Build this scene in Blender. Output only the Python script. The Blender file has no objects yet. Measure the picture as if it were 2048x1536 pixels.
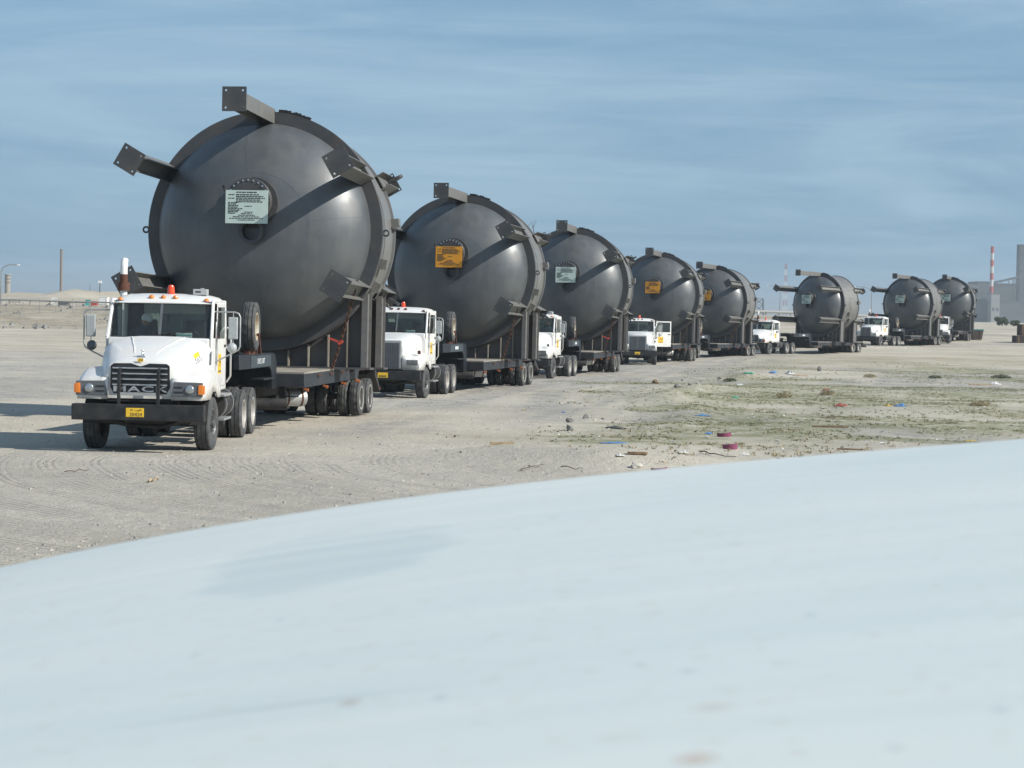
import bpy, bmesh, math, random
import numpy as np
from mathutils import Matrix, Vector
R = math.radians
PI = math.pi
random.seed(7); rng = np.random.default_rng(7)
S = bpy.context.scene
COL = S.collection

# ------------------------------------------------------------------ camera
CAMZ = 2.78
FPX = 4000.0
PITCH = math.atan(143 / FPX); ROLL = math.atan(40 / 2048)
cam = bpy.data.cameras.new('camera'); camo = bpy.data.objects.new('camera', cam); COL.objects.link(camo)
cam.sensor_width = 36; cam.lens = FPX / 2048 * 36; cam.clip_start = 0.05; cam.clip_end = 30000
cam.dof.use_dof = True; cam.dof.focus_distance = 60; cam.dof.aperture_fstop = 26
_f = Vector((0, math.cos(PITCH), -math.sin(PITCH))); _u0 = Vector((0, math.sin(PITCH), math.cos(PITCH))); _r0 = Vector((1, 0, 0))
_r = _r0 * math.cos(ROLL) + _u0 * math.sin(ROLL); _u = _u0 * math.cos(ROLL) - _r0 * math.sin(ROLL)
camo.matrix_world = Matrix(((_r.x, _u.x, -_f.x, 0), (_r.y, _u.y, -_f.y, 0), (_r.z, _u.z, -_f.z, CAMZ), (0, 0, 0, 1)))
S.camera = camo

# ------------------------------------------------------------------ sky, sun, exposure
SUN_EL = R(34.5); SUN_AZ = R(68)            # azimuth measured from "behind the camera" towards the right
sd = Vector((math.sin(SUN_AZ) * math.cos(SUN_EL), -math.cos(SUN_AZ) * math.cos(SUN_EL), math.sin(SUN_EL)))
w = bpy.data.worlds.new('World'); S.world = w; w.use_nodes = True
nt = w.node_tree; N = nt.nodes; L = nt.links; N.clear()
out = N.new('ShaderNodeOutputWorld'); bg = N.new('ShaderNodeBackground'); sky = N.new('ShaderNodeTexSky')
sky.sky_type = 'NISHITA'; sky.sun_disc = False; sky.sun_elevation = SUN_EL
sky.sun_rotation = math.atan2(sd.x, sd.y)
sky.air_density = 1.0; sky.dust_density = 0.3; sky.ozone_density = 3.0; sky.altitude = 0
bg.inputs['Strength'].default_value = 0.075
tc = N.new('ShaderNodeTexCoord')
def wmap(sc, loc=(0, 0, 0), rot=(0, 0, 0)):
    m = N.new('ShaderNodeMapping'); m.inputs['Scale'].default_value = sc; m.inputs['Location'].default_value = loc
    m.inputs['Rotation'].default_value = rot
    L.new(tc.outputs['Generated'], m.inputs['Vector']); return m
def wnoise(m, scale, detail, rough, dist=0.0):
    n = N.new('ShaderNodeTexNoise'); n.inputs['Scale'].default_value = scale; n.inputs['Detail'].default_value = detail
    n.inputs['Roughness'].default_value = rough; n.inputs['Distortion'].default_value = dist
    L.new(m.outputs[0], n.inputs['Vector']); return n
def wramp(src, a, b, ca=0.0, cb=1.0):
    r = N.new('ShaderNodeMapRange'); r.inputs[1].default_value = a; r.inputs[2].default_value = b
    r.inputs[3].default_value = ca; r.inputs[4].default_value = cb; r.interpolation_type = 'SMOOTHSTEP'
    L.new(src, r.inputs[0]); return r
n1 = wnoise(wmap((1.8, 1.8, 12), (0.3, 0.2, 0.1), (0, R(7), 0)), 2.4, 6, 0.55, 1.0)
n2 = wnoise(wmap((3.4, 3.4, 34), (1.3, 0.7, 0.4), (0, R(8), 0)), 2.0, 7, 0.62, 1.2)
c1 = wramp(n1.outputs['Fac'], 0.34, 0.72); c2 = wramp(n2.outputs['Fac'], 0.38, 0.70)
ad = N.new('ShaderNodeMath'); ad.operation = 'MULTIPLY_ADD'; ad.inputs[1].default_value = 0.74
L.new(c1.outputs[0], ad.inputs[0])
ad2 = N.new('ShaderNodeMath'); ad2.operation = 'MULTIPLY'; ad2.inputs[1].default_value = 0.26
L.new(c2.outputs[0], ad2.inputs[0]); L.new(ad2.outputs[0], ad.inputs[2])
cf = N.new('ShaderNodeMath'); cf.operation = 'MULTIPLY'; cf.inputs[1].default_value = 0.78; L.new(ad.outputs[0], cf.inputs[0])
sz = N.new('ShaderNodeSeparateXYZ'); L.new(tc.outputs['Generated'], sz.inputs[0])
hz = wramp(sz.outputs['Z'], -0.02, 0.34, 0.92, 0.0)
hs = N.new('ShaderNodeMix'); hs.data_type = 'RGBA'; hs.inputs['B'].default_value = (1.58, 3.12, 4.80, 1)   # pale dusty air low over the desert
L.new(hz.outputs[0], hs.inputs['Factor']); L.new(sky.outputs[0], hs.inputs['A'])
mx = N.new('ShaderNodeMix'); mx.data_type = 'RGBA'; mx.inputs['B'].default_value = (3.7, 5.2, 6.4, 1)
L.new(hs.outputs['Result'], mx.inputs['A']); L.new(cf.outputs[0], mx.inputs['Factor'])
L.new(mx.outputs['Result'], bg.inputs['Color']); L.new(bg.outputs[0], out.inputs['Surface'])
sun = bpy.data.lights.new('sun', 'SUN'); suno = bpy.data.objects.new('sun', sun); COL.objects.link(suno)
sun.energy = 3.9; sun.angle = R(0.53); sun.color = (1.0, 0.955, 0.88)
suno.rotation_euler = sd.to_track_quat('Z', 'Y').to_euler()
vs = S.view_settings; vs.view_transform = 'Standard'; vs.look = 'None'; vs.exposure = 0.6; vs.gamma = 1
vs.use_curve_mapping = False
S.cycles.use_denoising = True
S.cycles.max_bounces = 8; S.cycles.transparent_max_bounces = 16

# ------------------------------------------------------------------ helpers
def at(px, py, D):
    """world point seen at photo pixel (2048 wide) at depth D"""
    d = _f + _r * ((px - 1024) / FPX) - _u * ((py - 768) / FPX)
    d = d / d.y * D
    return Vector((d.x, d.y, d.z + CAMZ))
def tag(o, label=None, cat=None, group=None, kind=None):
    if label: o['label'] = label
    if cat: o['category'] = cat
    if group: o['group'] = group
    if kind: o['kind'] = kind
    return o
def empty(name, loc=(0, 0, 0), rz=0.0, parent=None):
    o = bpy.data.objects.new(name, None); COL.objects.link(o); o.location = loc; o.rotation_euler = (0, 0, rz)
    o.empty_display_size = 0.3
    if parent: o.parent = parent
    return o
class MB:
    def __init__(s): s.v = []; s.f = []
    def add(s, vs, fs, M=None):
        b = len(s.v)
        s.v += [tuple(M @ Vector(p)) for p in vs] if M is not None else [tuple(p) for p in vs]
        s.f += [tuple(i + b for i in f) for f in fs]; return s
    def hexa(s, p, M=None):
        return s.add(p, [(0, 3, 2, 1), (4, 5, 6, 7), (0, 1, 5, 4), (1, 2, 6, 5), (2, 3, 7, 6), (3, 0, 4, 7)], M)
    def box(s, x0, x1, y0, y1, z0, z1, M=None):
        return s.hexa([(x0, y0, z0), (x1, y0, z0), (x1, y1, z0), (x0, y1, z0), (x0, y0, z1), (x1, y0, z1), (x1, y1, z1), (x0, y1, z1)], M)
    def bar(s, a, b, wx, wz=None, up=(0, 0, 1)):
        a = Vector(a); b = Vector(b); wz = wz or wx; d = (b - a).normalized(); u = Vector(up)
        if abs(d.dot(u)) > 0.98: u = Vector((0, 1, 0))
        x = d.cross(u).normalized() * wx / 2; z = x.cross(d).normalized() * wz / 2
        return s.hexa([a - x - z, a + x - z, b + x - z, b - x - z, a - x + z, a + x + z, b + x + z, b - x + z])
    def cyl(s, a, b, r0, r1=None, n=14, caps=True):
        a = Vector(a); b = Vector(b); r1 = r0 if r1 is None else r1
        return s.tube([a, b], [r0, r1], n, caps)
    def tube(s, path, r, n=8, caps=True, closed=False):
        P = [Vector(p) for p in path]; m = len(P)
        rr = r if isinstance(r, (list, tuple)) else [r] * m
        u = None; vs = []
        for i, p in enumerate(P):
            if closed: d = P[(i + 1) % m] - P[i - 1]
            else: d = P[min(i + 1, m - 1)] - P[max(i - 1, 0)]
            d.normalize()
            if u is None: u = d.orthogonal().normalized()
            else:
                u = (u - d * u.dot(d))
                u = u.normalized() if u.length > 1e-6 else d.orthogonal().normalized()
            w_ = d.cross(u)
            for k in range(n):
                t = 2 * PI * k / n; vs.append(p + (u * math.cos(t) + w_ * math.sin(t)) * rr[i])
        fs = []
        for i in range(m if closed else m - 1):
            j = (i + 1) % m
            for k in range(n):
                k2 = (k + 1) % n; fs.append((i * n + k, i * n + k2, j * n + k2, j * n + k))
        if caps and not closed:
            fs.append(tuple(range(n - 1, -1, -1))); fs.append(tuple((m - 1) * n + k for k in range(n)))
        return s.add(vs, fs)
    def lathe(s, prof, n=32, M=None, mod=None, caps=False):
        """profile (axial, r) about local X"""
        vs = []
        for i, (a, r) in enumerate(prof):
            for k in range(n):
                t = 2 * PI * k / n; q = r + (mod(i, k) if mod else 0)
                vs.append((a, q * math.cos(t), q * math.sin(t)))
        fs = []
        for i in range(len(prof) - 1):
            for k in range(n):
                k2 = (k + 1) % n; fs.append((i * n + k, i * n + k2, (i + 1) * n + k2, (i + 1) * n + k))
        if caps:
            fs.append(tuple(range(n - 1, -1, -1))); m = len(prof) - 1; fs.append(tuple(m * n + k for k in range(n)))
        return s.add(vs, fs, M)
    def prism(s, poly, t0, t1, ax='x', M=None):
        f = {'x': lambda a, b, t: (t, a, b), 'y': lambda a, b, t: (a, t, b), 'z': lambda a, b, t: (a, b, t)}[ax]
        n = len(poly)
        vs = [f(a, b, t0) for a, b in poly] + [f(a, b, t1) for a, b in poly]
        fs = [tuple(range(n)), tuple(range(2 * n - 1, n - 1, -1))] + [(i, i + n, (i + 1) % n + n, (i + 1) % n) for i in range(n)]
        return s.add(vs, fs, M)
    def grid(s, rows, M=None, closeu=False):
        m = len(rows[0]); vs = [p for r in rows for p in r]; fs = []
        for i in range(len(rows) - 1):
            for j in range(m if closeu else m - 1):
                j2 = (j + 1) % m; fs.append((i * m + j, i * m + j2, (i + 1) * m + j2, (i + 1) * m + j))
        return s.add(vs, fs, M)
    def ball(s, c, r, n=10, m=7, sc=(1, 1, 1), z0=-1.0):
        rows = []
        for i in range(m + 1):
            ph = math.asin(z0) + (PI / 2 - math.asin(z0)) * i / m
            rows.append([(c[0] + r * sc[0] * math.cos(ph) * math.cos(2 * PI * k / n), c[1] + r * sc[1] * math.cos(ph) * math.sin(2 * PI * k / n), c[2] + r * sc[2] * math.sin(ph)) for k in range(n)])
        return s.grid(rows, closeu=True)
    def mesh(s, name, m, angle=35):
        me = bpy.data.meshes.new(name); me.from_pydata(s.v, [], s.f)
        bm = bmesh.new(); bm.from_mesh(me); bmesh.ops.remove_doubles(bm, verts=bm.verts, dist=1e-5)
        bmesh.ops.recalc_face_normals(bm, faces=bm.faces); bm.to_mesh(me); bm.free()
        if angle:
            me.polygons.foreach_set('use_smooth', [True] * len(me.polygons)); me.set_sharp_from_angle(angle=R(angle))
        if m: me.materials.append(m)
        return me
    def build(s, name, m, parent=None, angle=35, bevel=0, solid=0, sub=0):
        return put(name, s.mesh(name, m, angle), parent, bevel, solid, sub)
def put(name, me, parent=None, bevel=0, solid=0, sub=0, M=None):
    o = bpy.data.objects.new(name, me); COL.objects.link(o)
    if parent: o.parent = parent
    if M is not None: o.matrix_local = M
    if solid:
        md = o.modifiers.new('t', 'SOLIDIFY'); md.thickness = solid; md.offset = -1
    if bevel:
        md = o.modifiers.new('b', 'BEVEL'); md.width = bevel; md.segments = 2; md.limit_method = 'ANGLE'; md.angle_limit = R(40); md.harden_normals = False
    if sub:
        md = o.modifiers.new('s', 'SUBSURF'); md.levels = sub; md.render_levels = sub
    return o
def text(name, body, size, m, parent, M, ext=0.002, ax='CENTER', shear=0, sx=1.0, off=0.0):
    c = bpy.data.curves.new(name, 'FONT'); c.body = body; c.size = size; c.extrude = ext; c.align_x = ax; c.align_y = 'CENTER'; c.shear = shear
    c.resolution_u = 2; c.offset = off; c.space_character = 1.12 if off else 1.0
    o = bpy.data.objects.new(name, c); COL.objects.link(o)
    bpy.context.view_layer.update()
    me = bpy.data.meshes.new_from_object(o.evaluated_get(bpy.context.evaluated_depsgraph_get()))
    bpy.data.objects.remove(o); bpy.data.curves.remove(c)
    me.materials.clear(); me.materials.append(m)
    o = put(name, me, parent, M=M @ Matrix.Diagonal((sx, 1, 1, 1)))
    if len(body) > 1: o['kind'] = 'stuff'
    return o
FACE_FRONT = Matrix(((1, 0, 0, 0), (0, 0, -1, 0), (0, 1, 0, 0), (0, 0, 0, 1)))      # text plane -> faces -y
FACE_SIDE = Matrix(((0, 0, 1, 0), (1, 0, 0, 0), (0, 1, 0, 0), (0, 0, 0, 1)))        # text plane -> faces +x, reads towards +y
def T(x, y, z): return Matrix.Translation((x, y, z))

# ------------------------------------------------------------------ materials
MATS = {}
def mat(name, col, rough=0.5, metal=0.0, var=0.12, vscale=6.0, bump=0.0, bscale=60.0, dirt=None, dirt_amt=0.0, dscale=3.0, coat=0.0, spec=0.5, dlo=0.45, dhi=0.7):
    m = bpy.data.materials.new(name); m.use_nodes = True; t = m.node_tree; n = t.nodes; l = t.links
    b = n['Principled BSDF']; b.inputs['Roughness'].default_value = rough; b.inputs['Metallic'].default_value = metal
    b.inputs['Coat Weight'].default_value = coat; b.inputs['Specular IOR Level'].default_value = spec
    co = n.new('ShaderNodeTexCoord')
    def noise(sc, det=5):
        q = n.new('ShaderNodeTexNoise'); q.inputs['Scale'].default_value = sc; q.inputs['Detail'].default_value = det
        l.new(co.outputs['Object'], q.inputs['Vector']); return q
    def rng_(src, a, b_, c, d):
        r = n.new('ShaderNodeMapRange'); r.inputs[1].default_value = a; r.inputs[2].default_value = b_; r.inputs[3].default_value = c; r.inputs[4].default_value = d
        l.new(src, r.inputs[0]); return r.outputs[0]
    nv = noise(vscale)
    mul = n.new('ShaderNodeMix'); mul.data_type = 'RGBA'; mul.blend_type = 'MULTIPLY'; mul.inputs[0].default_value = 1
    mul.inputs['A'].default_value = (*col, 1)
    cc = n.new('ShaderNodeCombineColor'); f = rng_(nv.outputs['Fac'], 0.3, 0.7, 1 - var, 1 + var)
    for i in range(3): l.new(f, cc.inputs[i])
    l.new(cc.outputs[0], mul.inputs['B']); last = mul.outputs['Result']
    if dirt:
        nd = noise(dscale, 7); mm = n.new('ShaderNodeMix'); mm.data_type = 'RGBA'; mm.inputs['B'].default_value = (*dirt, 1)
        l.new(last, mm.inputs['A']); l.new(rng_(nd.outputs['Fac'], dlo, dhi, 0, dirt_amt), mm.inputs['Factor']); last = mm.outputs['Result']
        l.new(rng_(nd.outputs['Fac'], dlo, dhi, rough, min(1, rough + 0.35 * dirt_amt)), b.inputs['Roughness'])
    l.new(last, b.inputs['Base Color'])
    if bump:
        nb = noise(bscale, 4); bp = n.new('ShaderNodeBump'); bp.inputs['Strength'].default_value = bump; bp.inputs['Distance'].default_value = 0.01
        l.new(nb.outputs['Fac'], bp.inputs['Height']); l.new(bp.outputs[0], b.inputs['Normal'])
    MATS[name] = m; return m
DUST = (0.40, 0.36, 0.29)
m_white = mat('white_truck_paint', (0.70, 0.70, 0.68), 0.32, var=0.02, dirt=(0.62, 0.58, 0.5), dirt_amt=0.45, dscale=2.2, coat=0.25)
m_hood = mat('white_bonnet_paint', (0.70, 0.76, 0.77), 0.42, var=0.02, dirt=(0.60, 0.61, 0.58), dirt_amt=0.5, dscale=1.6)
m_black = mat('black_paint', (0.012, 0.013, 0.015), 0.5, var=0.3, dirt=(0.06, 0.057, 0.05), dirt_amt=0.35, dscale=3)
m_chassis = mat('dirty_black_chassis', (0.016, 0.016, 0.017), 0.7, var=0.35, dirt=(0.08, 0.07, 0.055), dirt_amt=0.4, dscale=4)
m_tyre = mat('dusty_tyre_rubber', (0.05, 0.053, 0.056), 0.85, var=0.25, dirt=(0.15, 0.145, 0.13), dirt_amt=0.5, dscale=7, bump=0.3, bscale=90)
m_rim = mat('pale_wheel_rim', (0.42, 0.41, 0.38), 0.5, 0.2, dirt=(0.25, 0.2, 0.15), dirt_amt=0.6, dscale=8)
m_rimdark = mat('dark_wheel_rim', (0.10, 0.105, 0.11), 0.45, 0.5, dirt=(0.2, 0.18, 0.15), dirt_amt=0.5, dscale=8)
m_rimcream = mat('cream_spare_rim', (0.42, 0.39, 0.30), 0.5, var=0.1, dirt=(0.25, 0.12, 0.06), dirt_amt=0.7, dscale=6)
m_chrome = mat('bright_metal', (0.60, 0.61, 0.62), 0.28, 0.9, var=0.08)
m_alu = mat('dull_aluminium', (0.42, 0.43, 0.43), 0.45, 0.6, var=0.12, dirt=DUST, dirt_amt=0.35)
m_grey = mat('grey_plastic', (0.10, 0.11, 0.12), 0.45, var=0.1)
m_rust = mat('rusty_steel', (0.085, 0.030, 0.018), 0.8, var=0.4, vscale=14, dirt=(0.14, 0.065, 0.03), dirt_amt=0.5, dscale=9, bump=0.4)
m_chain = mat('rusty_chain', (0.11, 0.055, 0.035), 0.75, 0.3, var=0.4, vscale=10)
m_red = mat('red_paint', (0.40, 0.05, 0.03), 0.5)
m_amber = mat('amber_lens', (0.72, 0.20, 0.02), 0.2, var=0.1, coat=0.6)
m_beacon = mat('red_beacon_lens', (0.75, 0.07, 0.015), 0.15, var=0.1, coat=0.6)
m_marker = mat('dusty_amber_marker', (0.38, 0.11, 0.03), 0.5)
m_orange = mat('orange_sign_board', (0.72, 0.30, 0.012), 0.55, var=0.05)
m_signwhite = mat('pale_green_white_sign_board', (0.50, 0.60, 0.54), 0.5, var=0.04)
m_ink = mat('dark_lettering', (0.03, 0.035, 0.035), 0.6)
m_whiteink = mat('white_lettering', (0.72, 0.74, 0.74), 0.6)
m_yellow = mat('yellow_plate', (0.75, 0.47, 0.03), 0.5, var=0.06)
m_interior = mat('dark_cab_interior', (0.016, 0.019, 0.021), 0.8, var=0.2)
m_beige = mat('beige_cab_lining', (0.12, 0.125, 0.115), 0.8)
m_mirror = mat('mirror_back_plastic', (0.36, 0.38, 0.38), 0.4)
m_lamp = mat('headlamp_glass', (0.45, 0.47, 0.48), 0.08, 0.7, var=0.1)
m_steel = mat('grey_primer_steel', (0.112, 0.122, 0.128), 0.40, 0.35, var=0.16, vscale=1.2, dirt=(0.145, 0.143, 0.138), dirt_amt=0.5, dscale=1.4, bump=0.05, bscale=14)
m_ring = mat('dark_primer_flange', (0.062, 0.065, 0.069), 0.5, 0.25, var=0.18, vscale=2.2, dirt=(0.11, 0.095, 0.08), dirt_amt=0.5, dscale=2.5)
m_barrel = mat('barrel_primer_steel', (0.18, 0.18, 0.175), 0.42, 0.3, var=0.1, vscale=1.5, dirt=(0.2, 0.19, 0.17), dirt_amt=0.5)
m_arm = mat('support_arm_steel', (0.165, 0.165, 0.155), 0.5, 0.25, var=0.14, vscale=3, dirt=(0.16, 0.13, 0.1), dirt_amt=0.4)
m_weld = mat('painted_weld_bead', (0.12, 0.128, 0.132), 0.42, 0.3, var=0.15)
m_saddle = mat('saddle_steel', (0.085, 0.082, 0.082), 0.5, 0.2, var=0.14, vscale=2, dirt=(0.12, 0.1, 0.085), dirt_amt=0.5)
m_post = mat('saddle_post_steel', (0.15, 0.148, 0.145), 0.55, 0.2, var=0.14, dirt=(0.17, 0.14, 0.11), dirt_amt=0.4, dscale=4)
m_sadedge = mat('bare_saddle_edge', (0.22, 0.205, 0.175), 0.6, 0.1, var=0.2, dirt=(0.25, 0.17, 0.1), dirt_amt=0.5, dscale=5)
m_neck = mat('dark_blue_black_gooseneck', (0.012, 0.016, 0.022), 0.45, var=0.2, dirt=(0.06, 0.058, 0.055), dirt_amt=0.3, dscale=2)
m_neckpanel = mat('slate_gooseneck_panel', (0.045, 0.06, 0.07), 0.5, var=0.15)
m_deck = mat('worn_dark_deck_side', (0.018, 0.023, 0.030), 0.6, var=0.25, dirt=(0.055, 0.052, 0.05), dirt_amt=0.4, dscale=2.5)
m_decktop = mat('sandy_deck_planks', (0.27, 0.245, 0.205), 0.9, var=0.2, vscale=3)
m_skin = mat('skin', (0.35, 0.2, 0.13), 0.6)
m_cloth = mat('white_cloth', (0.7, 0.72, 0.7), 0.9)
m_navy = mat('dark_blue_cloth', (0.03, 0.045, 0.07), 0.9)
def glassmat(name, tint=(0.50, 0.60, 0.58), trans=0.6):
    m = bpy.data.materials.new(name); m.use_nodes = True; t = m.node_tree; n = t.nodes; l = t.links; n.clear()
    o = n.new('ShaderNodeOutputMaterial'); tr = n.new('ShaderNodeBsdfTransparent'); tr.inputs[0].default_value = (*tint, 1)
    gl = n.new('ShaderNodeBsdfGlossy'); gl.inputs['Roughness'].default_value = 0.03; gl.inputs['Color'].default_value = (0.9, 0.95, 0.95, 1)
    fr = n.new('ShaderNodeFresnel'); fr.inputs[0].default_value = 1.5
    mx_ = n.new('ShaderNodeMixShader'); l.new(fr.outputs[0], mx_.inputs[0]); l.new(tr.outputs[0], mx_.inputs[1]); l.new(gl.outputs[0], mx_.inputs[2])
    df = n.new('ShaderNodeBsdfDiffuse'); df.inputs[0].default_value = (0.30, 0.33, 0.31, 1)
    mx2 = n.new('ShaderNodeMixShader'); mx2.inputs[0].default_value = 0.05
    l.new(mx_.outputs[0], mx2.inputs[1]); l.new(df.outputs[0], mx2.inputs[2]); l.new(mx2.outputs[0], o.inputs[0])
    return m
m_glass = glassmat('dusty_cab_glass', (0.62, 0.70, 0.68))
def dust_low(m, z0, z1, col, amt):
    t = m.node_tree; n = t.nodes; l = t.links; bs = n['Principled BSDF']; src = bs.inputs['Base Color'].links[0].from_socket
    co = n.new('ShaderNodeTexCoord'); sp = n.new('ShaderNodeSeparateXYZ'); l.new(co.outputs['Object'], sp.inputs[0])
    q = n.new('ShaderNodeTexNoise'); q.inputs['Scale'].default_value = 5; q.inputs['Detail'].default_value = 6; l.new(co.outputs['Object'], q.inputs['Vector'])
    a = n.new('ShaderNodeMapRange'); a.inputs[1].default_value = z0; a.inputs[2].default_value = z1; a.inputs[3].default_value = amt; a.inputs[4].default_value = 0; l.new(sp.outputs['Z'], a.inputs[0])
    b = n.new('ShaderNodeMapRange'); b.inputs[1].default_value = .35; b.inputs[2].default_value = .62; l.new(q.outputs['Fac'], b.inputs[0])
    mu = n.new('ShaderNodeMath'); mu.operation = 'MULTIPLY'; l.new(a.outputs[0], mu.inputs[0]); l.new(b.outputs[0], mu.inputs[1])
    x = n.new('ShaderNodeMix'); x.data_type = 'RGBA'; x.inputs['B'].default_value = (*col, 1); l.new(src, x.inputs['A']); l.new(mu.outputs[0], x.inputs['Factor']); l.new(x.outputs['Result'], bs.inputs['Base Color'])
dust_low(m_white, 0.95, 1.75, (0.47, 0.43, 0.36), .75)
def streaks(m, col, amt, sc=(5, 5, .35)):
    t = m.node_tree; n = t.nodes; l = t.links; bs = n['Principled BSDF']; src = bs.inputs['Base Color'].links[0].from_socket
    co = n.new('ShaderNodeTexCoord'); mp = n.new('ShaderNodeMapping'); mp.inputs['Scale'].default_value = sc; l.new(co.outputs['Object'], mp.inputs[0])
    q = n.new('ShaderNodeTexNoise'); q.inputs['Scale'].default_value = 1; q.inputs['Detail'].default_value = 7; q.inputs['Roughness'].default_value = .6; l.new(mp.outputs[0], q.inputs['Vector'])
    b = n.new('ShaderNodeMapRange'); b.inputs[1].default_value = .52; b.inputs[2].default_value = .72; b.inputs[4].default_value = amt; l.new(q.outputs['Fac'], b.inputs[0])
    x = n.new('ShaderNodeMix'); x.data_type = 'RGBA'; x.inputs['B'].default_value = (*col, 1); l.new(src, x.inputs['A']); l.new(b.outputs[0], x.inputs['Factor']); l.new(x.outputs['Result'], bs.inputs['Base Color'])
streaks(m_steel, (0.165, 0.16, 0.15), .4); streaks(m_barrel, (0.24, 0.22, 0.19), .5); streaks(m_ring, (0.09, 0.068, 0.052), .4, (3, 3, 1))

# ------------------------------------------------------------------ terrain
_perm = rng.integers(0, 1 << 30, (257, 257)) / float(1 << 30); _perm[256] = _perm[0]; _perm[:, 256] = _perm[:, 0]
def vnoise(x, y):
    x = np.asarray(x, float); y = np.asarray(y, float); xi = np.floor(x).astype(int); yi = np.floor(y).astype(int); fx = x - xi; fy = y - yi
    fx = fx * fx * (3 - 2 * fx); fy = fy * fy * (3 - 2 * fy); a = xi % 256; b = yi % 256
    return (_perm[a, b] * (1 - fx) + _perm[a + 1, b] * fx) * (1 - fy) + (_perm[a, b + 1] * (1 - fx) + _perm[a + 1, b + 1] * fx) * fy
def fbm(x, y, o=4):
    s = 0; a = 0.5
    for i in range(o): s = s + a * (vnoise(x * 2 ** i + 17 * i, y * 2 ** i + 31 * i) - 0.5); a *= 0.5
    return s
GY = np.array([-50, 45, 67, 93, 130, 154, 177, 205, 227, 260, 290, 350, 500, 1000, 9000.])
GZ = np.array([0, 0, -.13, -.26, -.45, -.53, -.62, -.20, .26, .8, 1.25, 1.75, 2.1, 2.4, 2.5])
def gbase(y):
    y = np.asarray(y, float); s = 0
    for d in (-6, -3, 0, 3, 6): s = s + np.interp(y + d * np.clip(y / 60, 0, 3), GY, GZ)
    return s / 5
def sstep(a, b, x):
    t = np.clip((x - a) / (b - a), 0, 1); return t * t * (3 - 2 * t)
MOUNDS = [(1150, 925, 2.2, 1.2, .20), (1255, 935, 1.6, .9, .16), (1050, 912, 1.4, .7, .16), (1290, 795, 3.5, 2.0, .16), (1340, 800, 3.5, 2.0, .14),
          (660, 938, 1.6, .5, .08), (1820, 720, 14, 8, .30), (1990, 704, 20, 10, .45), (1560, 745, 9, 5, .15)]
def gflat(px, py):
    D = 30.0
    for i in range(80):
        p = at(px, py, D); g = float(gbase(D))
        Dn = D * (CAMZ - g) / max(CAMZ - p.z, 1e-3); D += (min(Dn, 400) - D) * 0.5
    return at(px, py, D)
_mw = [(gflat(a, b), sx, sy, h) for a, b, sx, sy, h in MOUNDS]
def lane(x, y):                         # distance to the right of the convoy's wheel track
    return x - np.interp(y, [0, 38, 75, 100, 140, 165, 185, 214, 240, 400], [-9, -7, -3, 1.5, 8.5, 13.5, 22, 38, 48, 120])
def gz(x, y):
    x = np.asarray(x, float); y = np.asarray(y, float)
    h = gbase(y) + 0.0
    lz = lane(x, y); rough = sstep(2.5, 9, lz) + sstep(6, 20, -lz)
    h = h + (0.03 + 0.22 * rough) * fbm(x / 7.0, y / 7.0, 4) + 0.05 * rough * fbm(x / 1.3, y / 1.3, 3)
    h = h + .10 * (1 - sstep(4, 10, np.abs(lz - 3))) * sstep(40, 50, y) * fbm(lz * 1.3 + 11, y / 18.0, 4) + .22 * np.exp(-((lz - 9.5 + 2.5 * fbm(x / 6 + 9, y / 10, 3)) / .8) ** 2) * sstep(42, 52, y) * (1 - sstep(110, 140, y)) * np.clip(.4 + 2 * fbm(x / 3 + 4, y / 5, 3), 0, 1)
    for p, sx, sy, a in _mw:
        h = h + a * np.exp(-((x - p.x) / sx) ** 2 - ((y - p.y) / sy) ** 2)
    # embankment behind the convoy, carrying the far road
    toe = 212 + np.clip(x + 25, 0, 400) * 1.55; top = np.interp(x, [-120, -20, 30, 90, 160], [2.45, 2.6, 3.3, 3.0, 2.5])
    k = sstep(0, 42, y - toe); fade = 1 - sstep(60, 110, x)
    nz = 0.5 * fbm(x / 9 + 5, y / 9, 4)
    h = h * (1 - k * fade) + (top + nz * (1 - sstep(42, 60, y - toe))) * k * fade
    # low far mound left
    h = h + 2.6 * np.exp(-((x + 62) / 14) ** 2 - ((y - 300) / 14) ** 2) * (0.8 + fbm(x / 5, y / 5, 3)) + 1.8 * np.exp(-((x + 78) / 9) ** 2 - ((y - 318) / 12) ** 2)
    return h
def gzf(x, y): return float(gz(np.array([x]), np.array([y]))[0])
def onground(px, py, lift=0.0):
    D = 40.0
    for i in range(60):
        p = at(px, py, D); g = gzf(p.x, p.y)
        Dn = D * (CAMZ - g) / max(CAMZ - p.z, 1e-3); D += (min(max(Dn, 5), 420) - D) * 0.5
    p = at(px, py, D); return Vector((p.x, p.y, gzf(p.x, p.y) + lift))
def axis(segs):
    o = []
    for a, b, n in segs: o += list(np.linspace(a, b, n, endpoint=False))
    return np.array(o + [segs[-1][1]])
gx = axis([(-9000, -1500, 5), (-1500, -200, 16), (-200, -40, 50), (-40, -12, 60), (-12, 20, 150), (20, 75, 120), (75, 200, 40), (200, 1500, 16), (1500, 9000, 5)])
gy = axis([(-60, 14, 12), (14, 42, 140), (42, 90, 170), (90, 200, 160), (200, 330, 80), (330, 700, 25), (700, 9000, 20)])
GX, GYY = np.meshgrid(gx, gy); GZZ = gz(GX, GYY)
nx, ny = len(gx), len(gy)
gv = np.stack([GX.ravel(), GYY.ravel(), GZZ.ravel()], 1)
ii = (np.arange(ny - 1)[:, None] * nx + np.arange(nx - 1)[None]).ravel()
gf = np.stack([ii, ii + 1, ii + nx + 1, ii + nx], 1)
gme = bpy.data.meshes.new('ground'); gme.vertices.add(len(gv)); gme.vertices.foreach_set('co', gv.ravel())
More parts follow.
